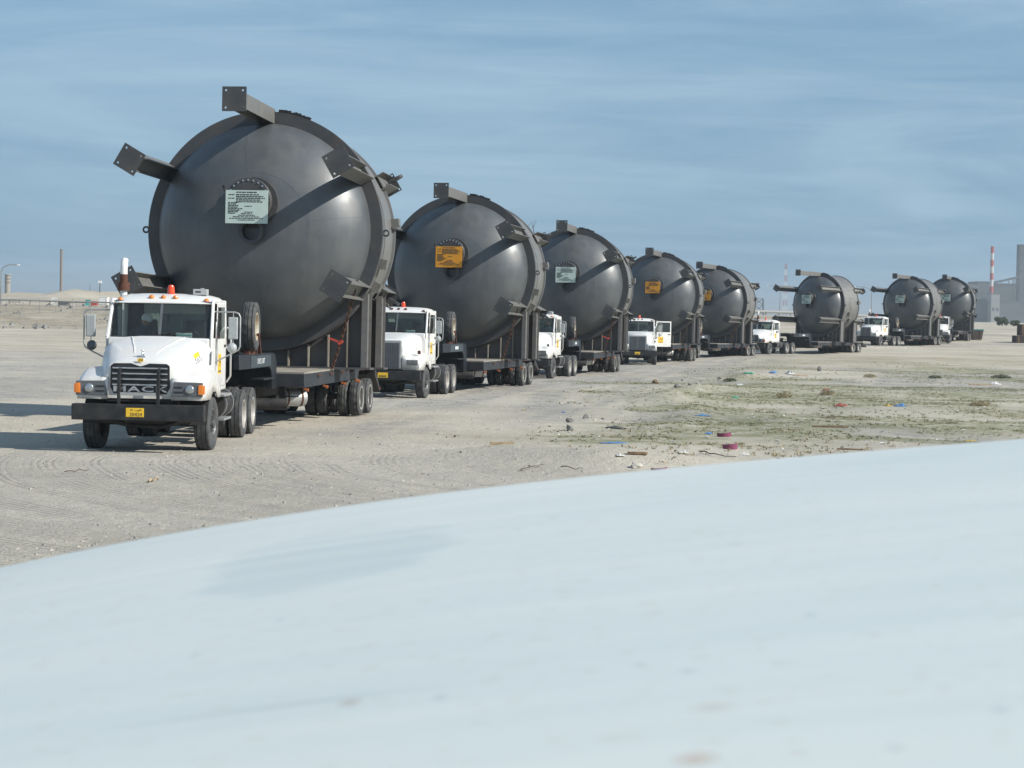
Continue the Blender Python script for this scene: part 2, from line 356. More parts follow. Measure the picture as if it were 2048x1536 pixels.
gme.loops.add(gf.size); gme.loops.foreach_set('vertex_index', gf.ravel()); gme.polygons.add(len(gf))
gme.polygons.foreach_set('loop_start', np.arange(len(gf)) * 4); gme.update(); gme.validate()
gme.polygons.foreach_set('use_smooth', [True] * len(gf))
# colour masks of the ground itself: grey gravel patches and thin green growth
lz = lane(GX, GYY)
gravel = sstep(-.02, .16, fbm(GX / 9 + 3, GYY / 16 + 8, 4) + 0.10 * (1 - sstep(0, 10, np.abs(lz - 1.5))))
def patch(px, py, sx, sy, ang=0):
    p = gflat(px, py); dx = GX - p.x; dy = GYY - p.y; c, s = math.cos(ang), math.sin(ang)
    q = ((dx * c + dy * s) / sx) ** 2 + ((-dx * s + dy * c) / sy) ** 2 + 1.6 * fbm(GX / 1.5, GYY / 2.5, 4)
    return 1 - sstep(.6, 1.25, q)
for a in [(1290, 823, 3.2, 1.1), (1180, 760, 6, 7, .2), (720, 858, 1.8, 4.5, -.25), (1330, 762, 5, 6), (1040, 800, 3, 3), (420, 960, 3.0, 2.0), (560, 985, 2.2, 1.6), (100, 765, 18, 5), (250, 775, 10, 4)]:
    gravel = np.maximum(gravel, 0.95 * patch(*a))
edge_ = lz + 7 * fbm(GX / 5 + 2, GYY / 9, 4)
band_ = sstep(1.2, 3.2, edge_) * (1 - sstep(7.5, 10, edge_)) * sstep(44, 56, GYY) * (1 - sstep(150, 190, GYY))
rut = fbm(lz * 1.1 + 30, GYY / 22, 4)
gravel = np.maximum(gravel * .8, band_ * np.clip(.9 + 1.6 * rut, 0, 1))
gravel = gravel * (1 - .7 * sstep(.06, .2, fbm(lz * .8 + 90, GYY / 16, 4)) * (np.abs(lz - 5) < 12))
gravel = gravel * (1 - .55 * (1 - sstep(40, 50, GYY)))
for a in [(1100, 880, 3.2, 2.2), (1240, 850, 3.0, 1.0), (690, 905, 1.5, 1.2)]:
    gravel = gravel * (1 - 0.85 * patch(*a))
green = sstep(4, 13, lz) * sstep(32, 46, GYY) * sstep(-.12, .16, fbm(GX / 6 + 40, GYY / 9, 5) + 0.04) * (1 - sstep(130, 190, GYY)) * 0.8
for a in [(1740, 838, 4.5, 1.0), (1900, 842, 4.5, .9), (1780, 880, 4, 1.0), (1420, 818, 3, 2.5), (1300, 890, 2.2, .8), (1500, 790, 6, 4), (1600, 850, 3, 1), (1650, 805, 6, 3), (1850, 800, 8, 2.5), (1960, 860, 4, 1.2), (1390, 850, 3.5, 1.2), (1250, 875, 2.2, .8), (1700, 775, 12, 5), (1500, 870, 3, .9)]:
    green = np.maximum(green, .8 * patch(*a))
toe_ = 212 + np.clip(GX + 25, 0, 400) * 1.55
bank = sstep(-2, 10, GYY - toe_) * (1 - sstep(36, 46, GYY - toe_)) * (1 - sstep(60, 100, GX))
leftg = sstep(6, 14, -lz)
gravel = np.maximum(gravel, leftg * sstep(54, 70, GYY) * (1 - sstep(125, 150, GYY)) * (.55 + 1.6 * fbm(GX / 30, GYY / 7, 4)))
gravel = gravel * (1 - leftg * sstep(130, 150, GYY) * .8)
for nm, arr in (('gravel', np.clip(gravel, 0, 1)), ('bank', bank), ('green', green), ('track', 1 - sstep(2.5, 7, np.abs(lz + 1.0)))):
    at_ = gme.attributes.new(nm, 'FLOAT', 'POINT'); at_.data.foreach_set('value', arr.ravel().astype(np.float32))
def groundmat():
    m = bpy.data.materials.new('sandy_ground'); m.use_nodes = True; t = m.node_tree; n = t.nodes; l = t.links; b = n['Principled BSDF']
    b.inputs['Roughness'].default_value = 0.95; b.inputs['Specular IOR Level'].default_value = 0.15
    g = n.new('ShaderNodeNewGeometry')
    def mp(sc, rot=0):
        q = n.new('ShaderNodeMapping'); q.inputs['Scale'].default_value = sc; q.inputs['Rotation'].default_value = (0, 0, rot); l.new(g.outputs['Position'], q.inputs[0]); return q
    def noi(sc, det, ro=0.55, m_=None):
        q = n.new('ShaderNodeTexNoise'); q.inputs['Scale'].default_value = sc; q.inputs['Detail'].default_value = det; q.inputs['Roughness'].default_value = ro
        l.new((m_ or mp((1, 1, 1))).outputs[0], q.inputs['Vector']); return q.outputs['Fac']
    def mr(src, a, b_, c=0., d=1.):
        r = n.new('ShaderNodeMapRange'); r.inputs[1].default_value = a; r.inputs[2].default_value = b_; r.inputs[3].default_value = c; r.inputs[4].default_value = d; l.new(src, r.inputs[0]); return r.outputs[0]
    def mixc(f, a, b_):
        q = n.new('ShaderNodeMix'); q.data_type = 'RGBA'
        if isinstance(f, float): q.inputs[0].default_value = f
        else: l.new(f, q.inputs[0])
        for k, v in (('A', a), ('B', b_)):
            if isinstance(v, tuple): q.inputs[k].default_value = (*v, 1)
            else: l.new(v, q.inputs[k])
        return q.outputs['Result']
    def math_(op, a, b_):
        q = n.new('ShaderNodeMath'); q.operation = op
        for i, v in enumerate((a, b_)):
            if isinstance(v, float): q.inputs[i].default_value = v
            else: l.new(v, q.inputs[i])
        return q.outputs[0]
    def attr(nm):
        q = n.new('ShaderNodeAttribute'); q.attribute_name = nm; return q.outputs['Fac']
    sep_ = n.new('ShaderNodeSeparateXYZ'); l.new(g.outputs['Position'], sep_.inputs[0]); sepy = sep_.outputs['Y']
    sand = mixc(mr(noi(.35, 6), .35, .65), (0.55, 0.505, 0.415), (0.455, 0.418, 0.34))
    sand = mixc(mr(noi(.06, 5, .6, mp((1, 1.6, 1))), .42, .62, 0, .8), sand, (0.61, 0.565, 0.475))
    sand = mixc(mr(noi(9, 5, .7), .45, .72, 0, .55), sand, (0.345, 0.315, 0.26))
    grav = mixc(mr(noi(14, 4, .75), .38, .62), (0.235, 0.232, 0.225), (0.345, 0.338, 0.32))
    gm = math_('MULTIPLY', attr('gravel'), mr(noi(1.1, 6, .65), .32, .58, .15, 1.0))
    c = mixc(gm, sand, grav)
    gr = math_('MULTIPLY', attr('green'), mr(noi(1.6, 8, .75, mp((1, .6, 1))), .34, .54, 0, .92))
    c = mixc(gr, c, mixc(mr(noi(5, 4, .6), .4, .6), (0.20, 0.20, 0.095), (0.145, 0.175, 0.07)))
    bk = math_('MULTIPLY', attr('bank'), mr(noi(.30, 7, .7), .36, .60, .15, .95))
    c = mixc(bk, c, mixc(mr(noi(1.6, 5, .7), .4, .6), (0.17, 0.15, 0.12), (0.34, 0.305, 0.24)))
    st = mr(noi(.10, 5, .6, mp((.25, 2.0, 1))), .40, .62, 0, .55)
    c = mixc(math_('MULTIPLY', st, mr(sepy, 100, 160, 0, 1)), c, (0.33, 0.275, 0.19))
    # grain of pebbles
    vo = n.new('ShaderNodeTexVoronoi'); vo.inputs['Scale'].default_value = 7; vo.feature = 'F1'; l.new(mp((1, 1, 1)).outputs[0], vo.inputs['Vector'])
    sp = mr(vo.outputs['Distance'], .05, .16, 1, 0)
    c = mixc(math_('MULTIPLY', sp, mr(noi(2.0, 3), .5, .7, 0, .6)), c, (0.14, 0.13, 0.125))
    # tyre ribs pressed into the sand where the convoy swings round
    mw = n.new('ShaderNodeMapping'); mw.inputs['Location'].default_value = (-7.0, -38.0, 0); mw.inputs['Scale'].default_value = (1, 1, 0); l.new(g.outputs['Position'], mw.inputs[0])
    wb = n.new('ShaderNodeTexNoise'); wb.inputs['Scale'].default_value = .07; wb.inputs['Detail'].default_value = 2; l.new(mw.outputs[0], wb.inputs['Vector'])
    ln = n.new('ShaderNodeVectorMath'); ln.operation = 'LENGTH'; l.new(mw.outputs[0], ln.inputs[0])
    rad = math_('ADD', ln.outputs['Value'], math_('MULTIPLY', wb.outputs['Fac'], 2.0))
    rib = n.new('ShaderNodeMath'); rib.operation = 'SINE'; l.new(math_('MULTIPLY', rad, 47.0), rib.inputs[0])
    l1 = n.new('ShaderNodeTexNoise'); l1.noise_dimensions = '1D'; l1.inputs['Scale'].default_value = 1.5; l1.inputs['Detail'].default_value = 2; l.new(rad, l1.inputs['W'])
    lanes = math_('MULTIPLY', mr(l1.outputs['Fac'], .44, .54), mr(noi(.5, 4, .6), .36, .52))
    inner = math_('MULTIPLY', mr(rad, 7.5, 9.5), mr(rad, 22, 27, 1, 0))
    tr = math_('MULTIPLY', math_('MULTIPLY', mr(rib.outputs[0], -.6, .9), inner), lanes)
    tr = math_('MULTIPLY', tr, mr(sepy, 33, 41, 1, .0))
    c = mixc(math_('MULTIPLY', tr, .55), c, (0.27, 0.245, 0.21))
    l.new(c, b.inputs['Base Color'])
    h = math_('ADD', math_('MULTIPLY', noi(3.0, 8, .7), .10), math_('MULTIPLY', noi(22, 4, .7), .035))
    h = math_('SUBTRACT', h, math_('MULTIPLY', tr, .010))
    h = math_('ADD', h, math_('MULTIPLY', sp, .012))
    bp = n.new('ShaderNodeBump'); bp.inputs['Strength'].default_value = .9; bp.inputs['Distance'].default_value = 1.0
    l.new(h, bp.inputs['Height']); l.new(bp.outputs[0], b.inputs['Normal'])
    return m
gme.materials.append(groundmat())
go = bpy.data.objects.new('ground', gme); COL.objects.link(go); tag(go, 'pale sandy ground with grey gravel patches and tyre tracks', kind='structure')
# ------------------------------------------------------------------ wheels
def tyre_mesh(name, rad=0.525, wd=0.30, lug=False):
    h = wd / 2; g = []
    k = rad
    side = [(-h + .045, k - .235), (-h + .012, k - .20), (-h, k - .12), (-h + .004, k - .06), (-h + .02, k - .015)]
    tread = [(-h + .03, k - .004)]
    for c in (-.5, -.0, .5):
        x = c * wd * .55
        tread += [(x - .012, k), (x - .009, k - .014), (x + .009, k - .014), (x + .012, k)]
    tread += [(h - .03, k - .004)]
    prof = side + tread + [(-a, r) for a, r in reversed(side)]
    n = 56; ns = len(side)
    def mod(i, j):
        a, r = prof[i]
        if lug and r > k - .05 and abs(a) > .03: return -.02 if (j + (2 if a > 0 else 0)) % 4 < 2 else 0
        if not lug and r > k - .03 and abs(a) > wd * .3: return -.008 if j % 2 else 0
        return 0
    return MB().lathe(prof, n, mod=mod).mesh(name, m_tyre, 50)
def rim_mesh(name, m, kind):
    b = MB(); r = 0.30
    if kind == 'front':      # convex steel disc with hub, outer face towards +x
        b.lathe([(-.10, r), (.115, r), (.135, r + .012), (.135, r - .02), (.10, r - .045), (.07, .20), (.11, .17), (.11, .10), (.16, .09), (.17, .05), (.17, .001)], 32)
        for q in range(10):
            t = 2 * PI * q / 10; b.cyl((.10, .145 * math.cos(t), .145 * math.sin(t)), (.14, .145 * math.cos(t), .145 * math.sin(t)), .016, n=6)
    else:                    # deep dished outer dual
        b.lathe([(-.10, r), (.11, r), (.135, r + .012), (.135, r - .015), (.11, r - .03), (-.02, r - .045), (-.06, .20), (-.03, .14), (.03, .11), (.05, .06), (.05, .001)], 32)
        for q in range(8):
            t = 2 * PI * q / 8; b.cyl((-.06, .165 * math.cos(t), .165 * math.sin(t)), (-.015, .165 * math.cos(t), .165 * math.sin(t)), .016, n=6)
    return b.mesh(name, m)
ME = dict(ft=tyre_mesh('tyre', .525, .31), rt=tyre_mesh('tyre', .52, .29), lt=tyre_mesh('tyre', .48, .28, True), st=tyre_mesh('tyre', .54, .30, True),
          fr=rim_mesh('rim', m_rimdark, 'front'), rr=rim_mesh('rim', m_rim, 'dual'), sr=rim_mesh('rim', m_rimcream, 'dual'))
def wheel(parent, x, y, z, tk, rk, rot=0.0, ax=None):
    """rim as the wheel, tyre as its sub-part; outer face to the side of sign(x)"""
    M = T(x, y, z) @ Matrix.Rotation((0 if x > 0 else PI) + rot, 4, 'Z') @ Matrix.Rotation(random.random() * 6, 4, 'X')
    o = put('wheel', ME[rk], parent, M=M)
    put('tyre', ME[tk], o)
    return o

# ------------------------------------------------------------------ tanks
MY = Matrix(((0, 1, 0, 0), (-1, 0, 0, 0), (0, 0, 1, 0), (0, 0, 0, 1)))     # lathe axis -> forward (-y)
TZ = 3.34
def holed_plate(b, s, t, M, hole=.028, off=.2, n=8):
    h = s / 2; xs = [-h, 0, h]
    for ix in range(2):
        for iz in range(2):
            x0, x1 = xs[ix], xs[ix + 1]; z0, z1 = xs[iz], xs[iz + 1]; cx = math.copysign(off, x0 + x1); cz = math.copysign(off, z0 + z1)
            sq = [(x1, (z0 + z1) / 2), (x1, z1), ((x0 + x1) / 2, z1), (x0, z1), (x0, (z0 + z1) / 2), (x0, z0), ((x0 + x1) / 2, z0), (x1, z0)]
            oc = [(cx + hole * math.cos(PI / 4 * k), cz + hole * math.sin(PI / 4 * k)) for k in range(8)]
            for y in (0, t):
                b.add([(a, y, c) for a, c in sq + oc], [(k, (k + 1) % 8, 8 + (k + 1) % 8, 8 + k) for k in range(8)], M)
            b.add([(a, 0, c) for a, c in oc] + [(a, t, c) for a, c in oc], [(k, (k + 1) % 8, 8 + (k + 1) % 8, 8 + k) for k in range(8)], M)
    b.add([(-h, 0, -h), (h, 0, -h), (h, 0, h), (-h, 0, h), (-h, t, -h), (h, t, -h), (h, t, h), (-h, t, h)], [(0, 1, 5, 4), (1, 2, 6, 5), (2, 3, 7, 6), (3, 0, 4, 7)], M)
def tank_meshes():
    d = {}
    hp = [(-0.02, 2.67)] + [(1.34 * (1 - max(0, math.cos(PI / 2 * i / 30)) ** 2.3) ** .55, 2.66 * math.cos(PI / 2 * i / 30) if i < 30 else .001) for i in range(31)]
    d['head'] = MB().lathe(hp, 120, T(0, 0, TZ) @ MY).mesh('head', m_steel, 60)
    d['flange'] = MB().lathe([(.0, 2.64), (.0, 2.955), (-.01, 2.965), (-.11, 2.965), (-.12, 2.955), (-.12, 2.79), (-.20, 2.79)], 120, T(0, 0, TZ) @ MY).mesh('flange_ring', m_ring, 30)
    b = MB().lathe([(-.12, 2.80), (-2.35, 2.80), (-2.36, 2.86), (-2.44, 2.86), (-2.45, 2.78), (-2.7, 2.6), (-3.1, 1.9), (-3.3, 1.1), (-3.35, .001)], 96, T(0, 0, TZ) @ MY)
    d['barrel'] = b.mesh('barrel', m_barrel, 40)
    # support arm, axis along -y, in its own frame at radius 0 (radial = z, tangential = x)
    def arm(y0, y1, name):
        b = MB()
        for s in (-1, 1): b.box(s * .18 - .012, s * .18 + .012, y1, y0, -.17, .19)
        b.box(-.168, .168, y1, y0, -.02, .01)
        return b.mesh(name, m_arm, 30)
    d['arm'] = arm(.06, -3.2, 'support_arm')
    b = MB(); holed_plate(b, .57, .03, T(0, -3.23, .02)); d['plate'] = b.mesh('end_plate', m_ring, 30)
    d['rarm'] = arm(3.35, 2.1, 'rear_arm')
    b = MB(); holed_plate(b, .5, .03, T(0, 3.35, .0)); b.box(-.03, .03, 2.75, 3.1, .17, .36); b.cyl((-.035, 2.92, .38), (.035, 2.92, .38), .11, n=12)
    d['rplate'] = b.mesh('rear_plate', m_ring, 30)
    # manhole
    b = MB(); Mm = T(.0, 0, TZ + .62) @ MY
    b.lathe([(1.0, .47), (1.55, .47), (1.56, .55), (1.64, .55), (1.645, .54), (1.65, .55), (1.73, .55), (1.74, .54), (1.74, .001)], 40, Mm)
    b.lathe([(1.30, .62), (1.36, .61), (1.36, .47)], 40, T(.03, 0, TZ + .60) @ MY)
    b.tube([(-.52, -1.6, TZ + .75), (-.62, -1.6, TZ + .9), (-.62, -1.72, TZ + 1.0)], .03, 8)
    d['manhole'] = b.mesh('manhole', m_ring, 40)
    b = MB()
    for q in range(24):
        t = 2 * PI * q / 24; x = .0 + .49 * math.cos(t); z = TZ + .62 + .49 * math.sin(t); b.cyl((x, -1.76, z), (x, -1.735, z), .022, n=6)
    d['bolts'] = b.mesh('manhole_bolts', m_chrome, 30)
    d['nozzle'] = MB().lathe([(1.1, .24), (1.58, .24), (1.58, .30), (1.66, .30), (1.66, .22), (1.2, .22), (1.2, .001)], 32, T(.06, 0, TZ - .10) @ MY).mesh('nozzle', m_ring, 40)
    d['board'] = MB().box(-.515, .515, -1.86, -1.84, TZ + .065, TZ + .855)
    # writing too small to read: rows of short words
    b = MB(); rr = random.Random(3); y = -1.8625
    def row(z, x0, x1, h, bold=1.0):
        x = x0
        while x < x1:
            l_ = min(rr.uniform(.03, .09), x1 - x); b.box(x, x + l_, y, y + .002, z, z + h * bold); x += l_ + rr.uniform(.008, .02)
    top = TZ + .855
    row(top - .065, -.25, .25, .03)
    for k in range(2): row(top - .12 - .085 * k, -.45, -.30, .022)
    for k in range(5): row(top - .12 - .042 * k, -.26, (.30, .40, .44, .33, .38)[k], .024, 1.1)
    for k in range(8): row(top - .31 - .036 * k, -.45, (-.2, -.25, -.2, -.22, -.1, -.17, -.2, -.28)[k], .024)
    row(top - .39, -.05, .13, .02)
    for k in range(6): row(top - .53 - .038 * k, (-.05, -.13, -.2, -.33, -.42, -.21)[k], (.16, .14, .2, .32, .40, .2)[k], .02)
    d['lettering'] = b.mesh('lettering', m_ink, 0)
    # saddles
    def zc(x, r=2.98): return TZ - math.sqrt(r * r - x * x)
    def saddle(y):
        b = MB(); xs = np.linspace(2.55, -2.55, 41)
        b.prism([(-2.56, 0), (2.56, 0)] + [(x, zc(x, 2.81 if y > 1 else 2.97)) for x in xs], y - .012, y + .012, 'y')
        b.box(-2.7, 2.7, y - .28, y + .28, -.03, .0 + .02)
        return b.mesh('saddle', m_saddle, 30)
    d['saddle'] = [saddle(.35), saddle(2.3)]
    d['ribs'] = []
    for y, r in ((.35, 2.99), (2.3, 2.83)):
        L_ = []
        for x in (-2.1, -1.62, -1.12, -.62, 0, .62, 1.12, 1.62, 2.1):
            b = MB(); b.box(x - .015, x + .015, y - .2, y - .014, .02, zc(x, r) - .01); L_.append(b.mesh('rib', m_sadedge, 0))
        for s in (-1, 1):
            b = MB(); x = s * 2.54
            b.box(x - .012, x + .012, y - .25, y + .25, .02, 1.85)
            b.box(x - .075, x + .075, y - .27, y - .25, .02, 1.85); b.box(x - .075, x + .075, y + .25, y + .27, .02, 1.85)
            L_.append(b.mesh('post', m_post, 0))
        d['ribs'].append(L_)
    d['welds'] = []
    def hy(r): return -1.34 * (1 - (r / 2.66) ** 2.3) ** .55
    b = MB(); b.tube([(1.35 * math.cos(2 * PI * k / 80), hy(1.35), TZ + 1.35 * math.sin(2 * PI * k / 80)) for k in range(80)], .004, 4, closed=True); d['welds'].append(b.mesh('weld_seam', m_weld, 60))
    for a in (8, 98, 188, 278):
        c_, s_ = math.cos(R(a)), math.sin(R(a)); b = MB(); b.tube([(r_ * c_, hy(r_), TZ + r_ * s_) for r_ in np.linspace(1.36, 2.64, 18)], .006, 4); d['welds'].append(b.mesh('weld_seam', m_weld, 60))
    b = MB(); b.tube([(2.802 * math.cos(2 * PI * k / 90), 1.2, TZ + 2.802 * math.sin(2 * PI * k / 90)) for k in range(90)], .012, 4, closed=True); d['welds'].append(b.mesh('weld_seam', m_weld, 60))
    # lugs and clips on the barrel
    def lug(a):
        b = MB(); c, s = math.cos(a), math.sin(a); pts = []
        for q in range(12):
            t = 2 * PI * q / 12; rr_ = 2.965 + .07 + .07 * math.cos(t); pts.append((rr_ * c, .06 + .07 * math.sin(t) * 0 , TZ + rr_ * s + .07 * math.sin(t)))
        b.tube(pts, .025, 6, closed=True); return b.mesh('lifting_eye', m_ring, 60)
    d['lugs'] = [lug(0.0), lug(PI)]
    def clip(a, y):
        b = MB(); M = T(0, 0, TZ) @ Matrix.Rotation(-a, 4, 'Y')
        b.box(2.79, 3.0, y, y + .3, -.1, .1, M); b.box(2.83, 2.96, y - .06, y + .36, -.16, -.1, M); return b.mesh('bracket', m_arm, 30)
    d['clips'] = [clip(R(-14), .9), clip(R(-26), 1.2), clip(R(8), 2.2), clip(R(-34), .5)]
    b = MB(); rr = random.Random(5)
    for q in range(16):
        a = R(84) - R(1.0) * q; b.box(2.95, 3.0 + rr.uniform(0, .04), -.0, .1, -.02, .02, T(0, 0, TZ) @ Matrix.Rotation(-a, 4, 'Y'))
    d['clamps'] = b.mesh('flange_clamps', m_chassis, 0)
    return d
TM = tank_meshes()
BOARD = {k: TM['board'].mesh('sign_board', m, 0) for k, m in (('white', m_signwhite), ('orange', m_orange))}
def tank(loc, yaw, board, label):
    t = empty('pressure_vessel', loc); t.rotation_euler = (R(-1.3), 0, -yaw)
    tag(t, label, 'tank', 'steel vessels carried by the convoy')
    h = put('head', TM['head'], t); put('flange_ring', TM['flange'], t); put('barrel', TM['barrel'], t)
    mh = put('manhole', TM['manhole'], t); put('manhole_bolts', TM['bolts'], mh)['kind'] = 'stuff'; put('nozzle', TM['nozzle'], t)
    sb = put('sign_board', BOARD[board], t); sb['label'] = {'white': 'pale sign board with rows of small dark print', 'orange': 'orange sign board with rows of small dark print'}[board]
    put('lettering', TM['lettering'], sb)['kind'] = 'stuff'
    for a in (90, 30, -30, 150, 210):
        M = T(0, 0, TZ) @ Matrix.Rotation(R(90 - a), 4, 'Y') @ T(0, 0, 2.83)
        A = put('support_arm', TM['arm'], t, M=M); put('end_plate', TM['plate'], A)
    for a in (30, -30, 150, 210):
        M = T(0, 0, TZ) @ Matrix.Rotation(R(90 - a), 4, 'Y') @ T(0, 0, 2.88)
        A = put('rear_arm', TM['rarm'], t, M=M); put('rear_plate', TM['rplate'], A)
    for i in (0, 1):
        sd_ = put('saddle', TM['saddle'][i], t)
        for me in TM['ribs'][i]: put(me.name.split('.')[0], me, sd_)
    for me in TM['welds']: put('weld_seam', me, h)
    for me in TM['lugs']: put('lifting_eye', me, t)
    for me in TM['clips']: put('bracket', me, t)
    put('flange_clamps', TM['clamps'], t)['kind'] = 'stuff'
    return t

# ------------------------------------------------------------------ trailers
def trailer(loc, yaw, dz, label, spare=True, airtank=True, num=None):
    t = empty('low_loader_trailer', loc, -yaw); tag(t, label, 'trailer', 'low loader trailers of the convoy')
    zt = 1.31 + dz
    # gooseneck: two cheek plates and a cross deck
    prof = [(-.75, 1.80), (2.35, 1.80), (2.55, 1.76), (2.68, 1.62), (2.74, 1.0), (2.74, zt - .38), (2.30, zt - .38), (2.26, 1.28), (2.15, 1.42), (1.95, 1.48), (-.75, 1.48)]
    gn = empty('gooseneck', parent=t)
    gb = MB()
    for s in (-1, 1): gb.prism(prof, s * 1.08 - .07, s * 1.08 + .07, 'x')
    gb.box(-1.01, 1.01, -.70, 2.5, 1.66, 1.78); gb.box(-1.01, 1.01, 2.3, 2.66, zt - .36, 1.62)
    bpy.data.objects.remove(gn)
    gn = gb.build('gooseneck', m_neck, t, 30, bevel=.015)
    pb = MB(); pb.box(1.151, 1.158, .25, 2.1, 1.50, 1.76); pn = pb.build('name_panel', m_neckpanel, gn, 0)
    if num: text('lettering', num, .17, m_whiteink, pn, T(1.160, 1.15, 1.63) @ FACE_SIDE, .001)
    else:
        b = MB()
        for q in range(3): b.box(1.159, 1.161, .95 + .16 * q, 1.06 + .16 * q, 1.58, 1.69)
        b.build('lettering', m_whiteink, pn, 0)['kind'] = 'stuff'
    # fender plate over the tractor's rear wheels
    for s in (-1, 1):
        fb = MB(); fb.box(s * 1.05 - .16, s * 1.05 + .16, 1.3, 2.28, 1.20, 1.24); fb.build('mudguard', m_black, t, 30, bevel=.01)
    # deck with plank top
    y0, y1, hw = 2.72, 11.9, 1.80
    db = MB(); db.prism([(y0, zt - .04), (y0, zt - .34), (y0 + .2, zt - .36), (9.2, zt - .34), (9.35, zt - .14), (y1, zt - .14), (y1, zt - .04)], -hw, hw, 'x')
    dk = db.build('deck', m_deck, t, 30, bevel=.012)
    nb = 9; wdt = 2 * hw / nb
    for k in range(nb):
        b = MB(); b.box(-hw + wdt * k + .006, -hw + wdt * (k + 1) - .006, y0 + .03, y1 - .03, zt - .039, zt + random.uniform(-.004, .004)); b.build('plank', m_decktop, dk, 0)
    for s in (-1, 1):
        for y in (4.2, 5.6, 7.0, 8.2, 9.6):
            b = MB(); b.tube([(s * (hw + .01), y - .09, zt - .1), (s * (hw + .06), y - .07, zt - .12), (s * (hw + .06), y + .07, zt - .12), (s * (hw + .01), y + .09, zt - .1)], .02, 6); b.build('lashing_ring', m_rust, dk)
        for y in (3.0, 5.2, 7.4, 9.3):
            b = MB(); b.cyl((s * (hw - .02), y, zt - .42), (s * (hw + .04), y, zt - .42), .036, n=12); b.box(s * (hw - .06) - .02, s * (hw - .06) + .02, y - .03, y + .03, zt - .42, zt - .34); b.build('side_marker', m_marker, dk)
    # sub-frame, axles, wheels
    sb = MB()
    for x in (-.55, .55): sb.box(x - .08, x + .08, y0 + .2, 9.3, zt - .62, zt - .35)
    for y in (10.0, 11.25): sb.cyl((-1.6, y, .5), (1.6, y, .5), .08, n=10); sb.box(-.1, .1, y - .2, y + .2, .5, zt - .1)
    for x in (-.62, .62): sb.box(x - .1, x + .1, 9.2, 11.9, zt - .5, zt - .14)
    sb.build('chassis', m_chassis, t, 30)
    for y in (10.0, 11.25):
        for x in (.42, .74, 1.30, 1.62):
            for s in (-1, 1): wheel(t, s * x, y, .475, 'lt', 'rr')
    # landing legs and box
    for s in (-1, 1):
        b = MB(); b.box(s * 1.25 - .07, s * 1.25 + .07, 2.85, 3.0, .55, zt - .2); b.box(s * 1.25 - .14, s * 1.25 + .14, 2.8, 3.05, .50, .55); b.build('landing_leg', m_chassis, t)
        b = MB(); b.tube([(s * 1.30, 2.9, 1.05), (s * 1.62, 2.9, 1.05), (s * 1.62, 2.9, .78), (s * 1.30, 2.9, .78)], .018, 6); b.build('step_loop', m_chassis, t)
    b = MB(); b.cyl((.75, 2.35, .62), (1.45, 2.5, .62), .13, n=16); b.build('air_reservoir', m_chassis, t)
    if airtank:
        b = MB(); b.lathe([(-.36, .001), (-.355, .12), (-.32, .19), (-.28, .205), (.28, .205), (.32, .19), (.355, .12), (.36, .001)], 24, T(1.28, 3.75, .72) @ Matrix.Rotation(R(35), 4, 'Z'))
        at_ = b.build('water_tank', m_alu, t, 40)
        b = MB()
        for q in (-.15, .2): b.lathe([(q - .02, .207), (q - .02, .215), (q + .02, .215), (q + .02, .207)], 24, T(1.28, 3.75, .72) @ Matrix.Rotation(R(35), 4, 'Z'))
        b.build('strap', m_rust, at_)
    # rear tail flaps
    for s in (-1, 1):
        b = MB(); b.hexa([(s * 1.25, 11.9, zt - .32), (s * 1.75, 11.9, zt - .32), (s * 1.75, 11.9, zt - .05), (s * 1.25, 11.9, zt - .05), (s * 1.25, 12.75, .52), (s * 1.75, 12.75, .52), (s * 1.75, 12.72, .66), (s * 1.25, 12.72, .66)])
        o = b.build('tail_ramp', m_chassis, t, 30)
        b = MB(); b.cyl((s * 1.70, 12.76, .62), (s * 1.70, 12.80, .62), .05, n=10); b.build('tail_marker', m_beacon, o)
    if spare:
        M = T(1.10, .40, 1.86 + .545) @ Matrix.Rotation(R(6), 4, 'Z')
        o = put('spare_wheel', ME['sr'], t, M=M); put('tyre', ME['st'], o); o['label'] = 'spare wheel with cream rim standing on the gooseneck'
        b = MB(); b.box(1.0, 1.13, .15, .7, 1.80, 1.9); b.bar((1.22, .80, 1.80), (1.22, .60, 2.25), .05); b.box(.85, 1.15, .75, .85, 1.8, 1.95); b.build('spare_bracket', m_rust, t)
        b = MB(); b.hexa([(.45, .1, 1.79), (.80, .1, 1.79), (.80, .6, 1.79), (.45, .6, 1.79), (.45, .1, 2.08), (.65, .1, 2.08), (.65, .6, 2.08), (.45, .6, 2.08)]); b.build('neck_box', m_neckpanel, t, 0)
    return t

# ------------------------------------------------------------------ tractors
def mirrored(b, fn):
    for s in (-1, 1): fn(b, s)
KINDS = dict(
 # hood stations: y, half width, crown z ; fender: outer x, z front, z mid
 granite=dict(hood=[(.10, .66, 1.70), (.14, .70, 1.77), (.45, .79, 1.86), (.95, .91, 2.00), (1.45, 1.01, 2.12), (1.92, 1.07, 2.20)], rnd=.30, fz=(1.40, 1.60), zb=1.04),
 square=dict(hood=[(.12, .60, 1.93), (.14, .61, 1.95), (.45, .63, 1.98), (.95, .70, 2.05), (1.45, .80, 2.12), (1.92, .92, 2.18)], rnd=.14, fz=(1.36, 1.52), zb=.98),
 sloped=dict(hood=[(.10, .58, 1.62), (.14, .62, 1.68), (.45, .66, 1.78), (.95, .74, 1.94), (1.45, .84, 2.08), (1.92, .96, 2.18)], rnd=.26, fz=(1.36, 1.56), zb=1.0))
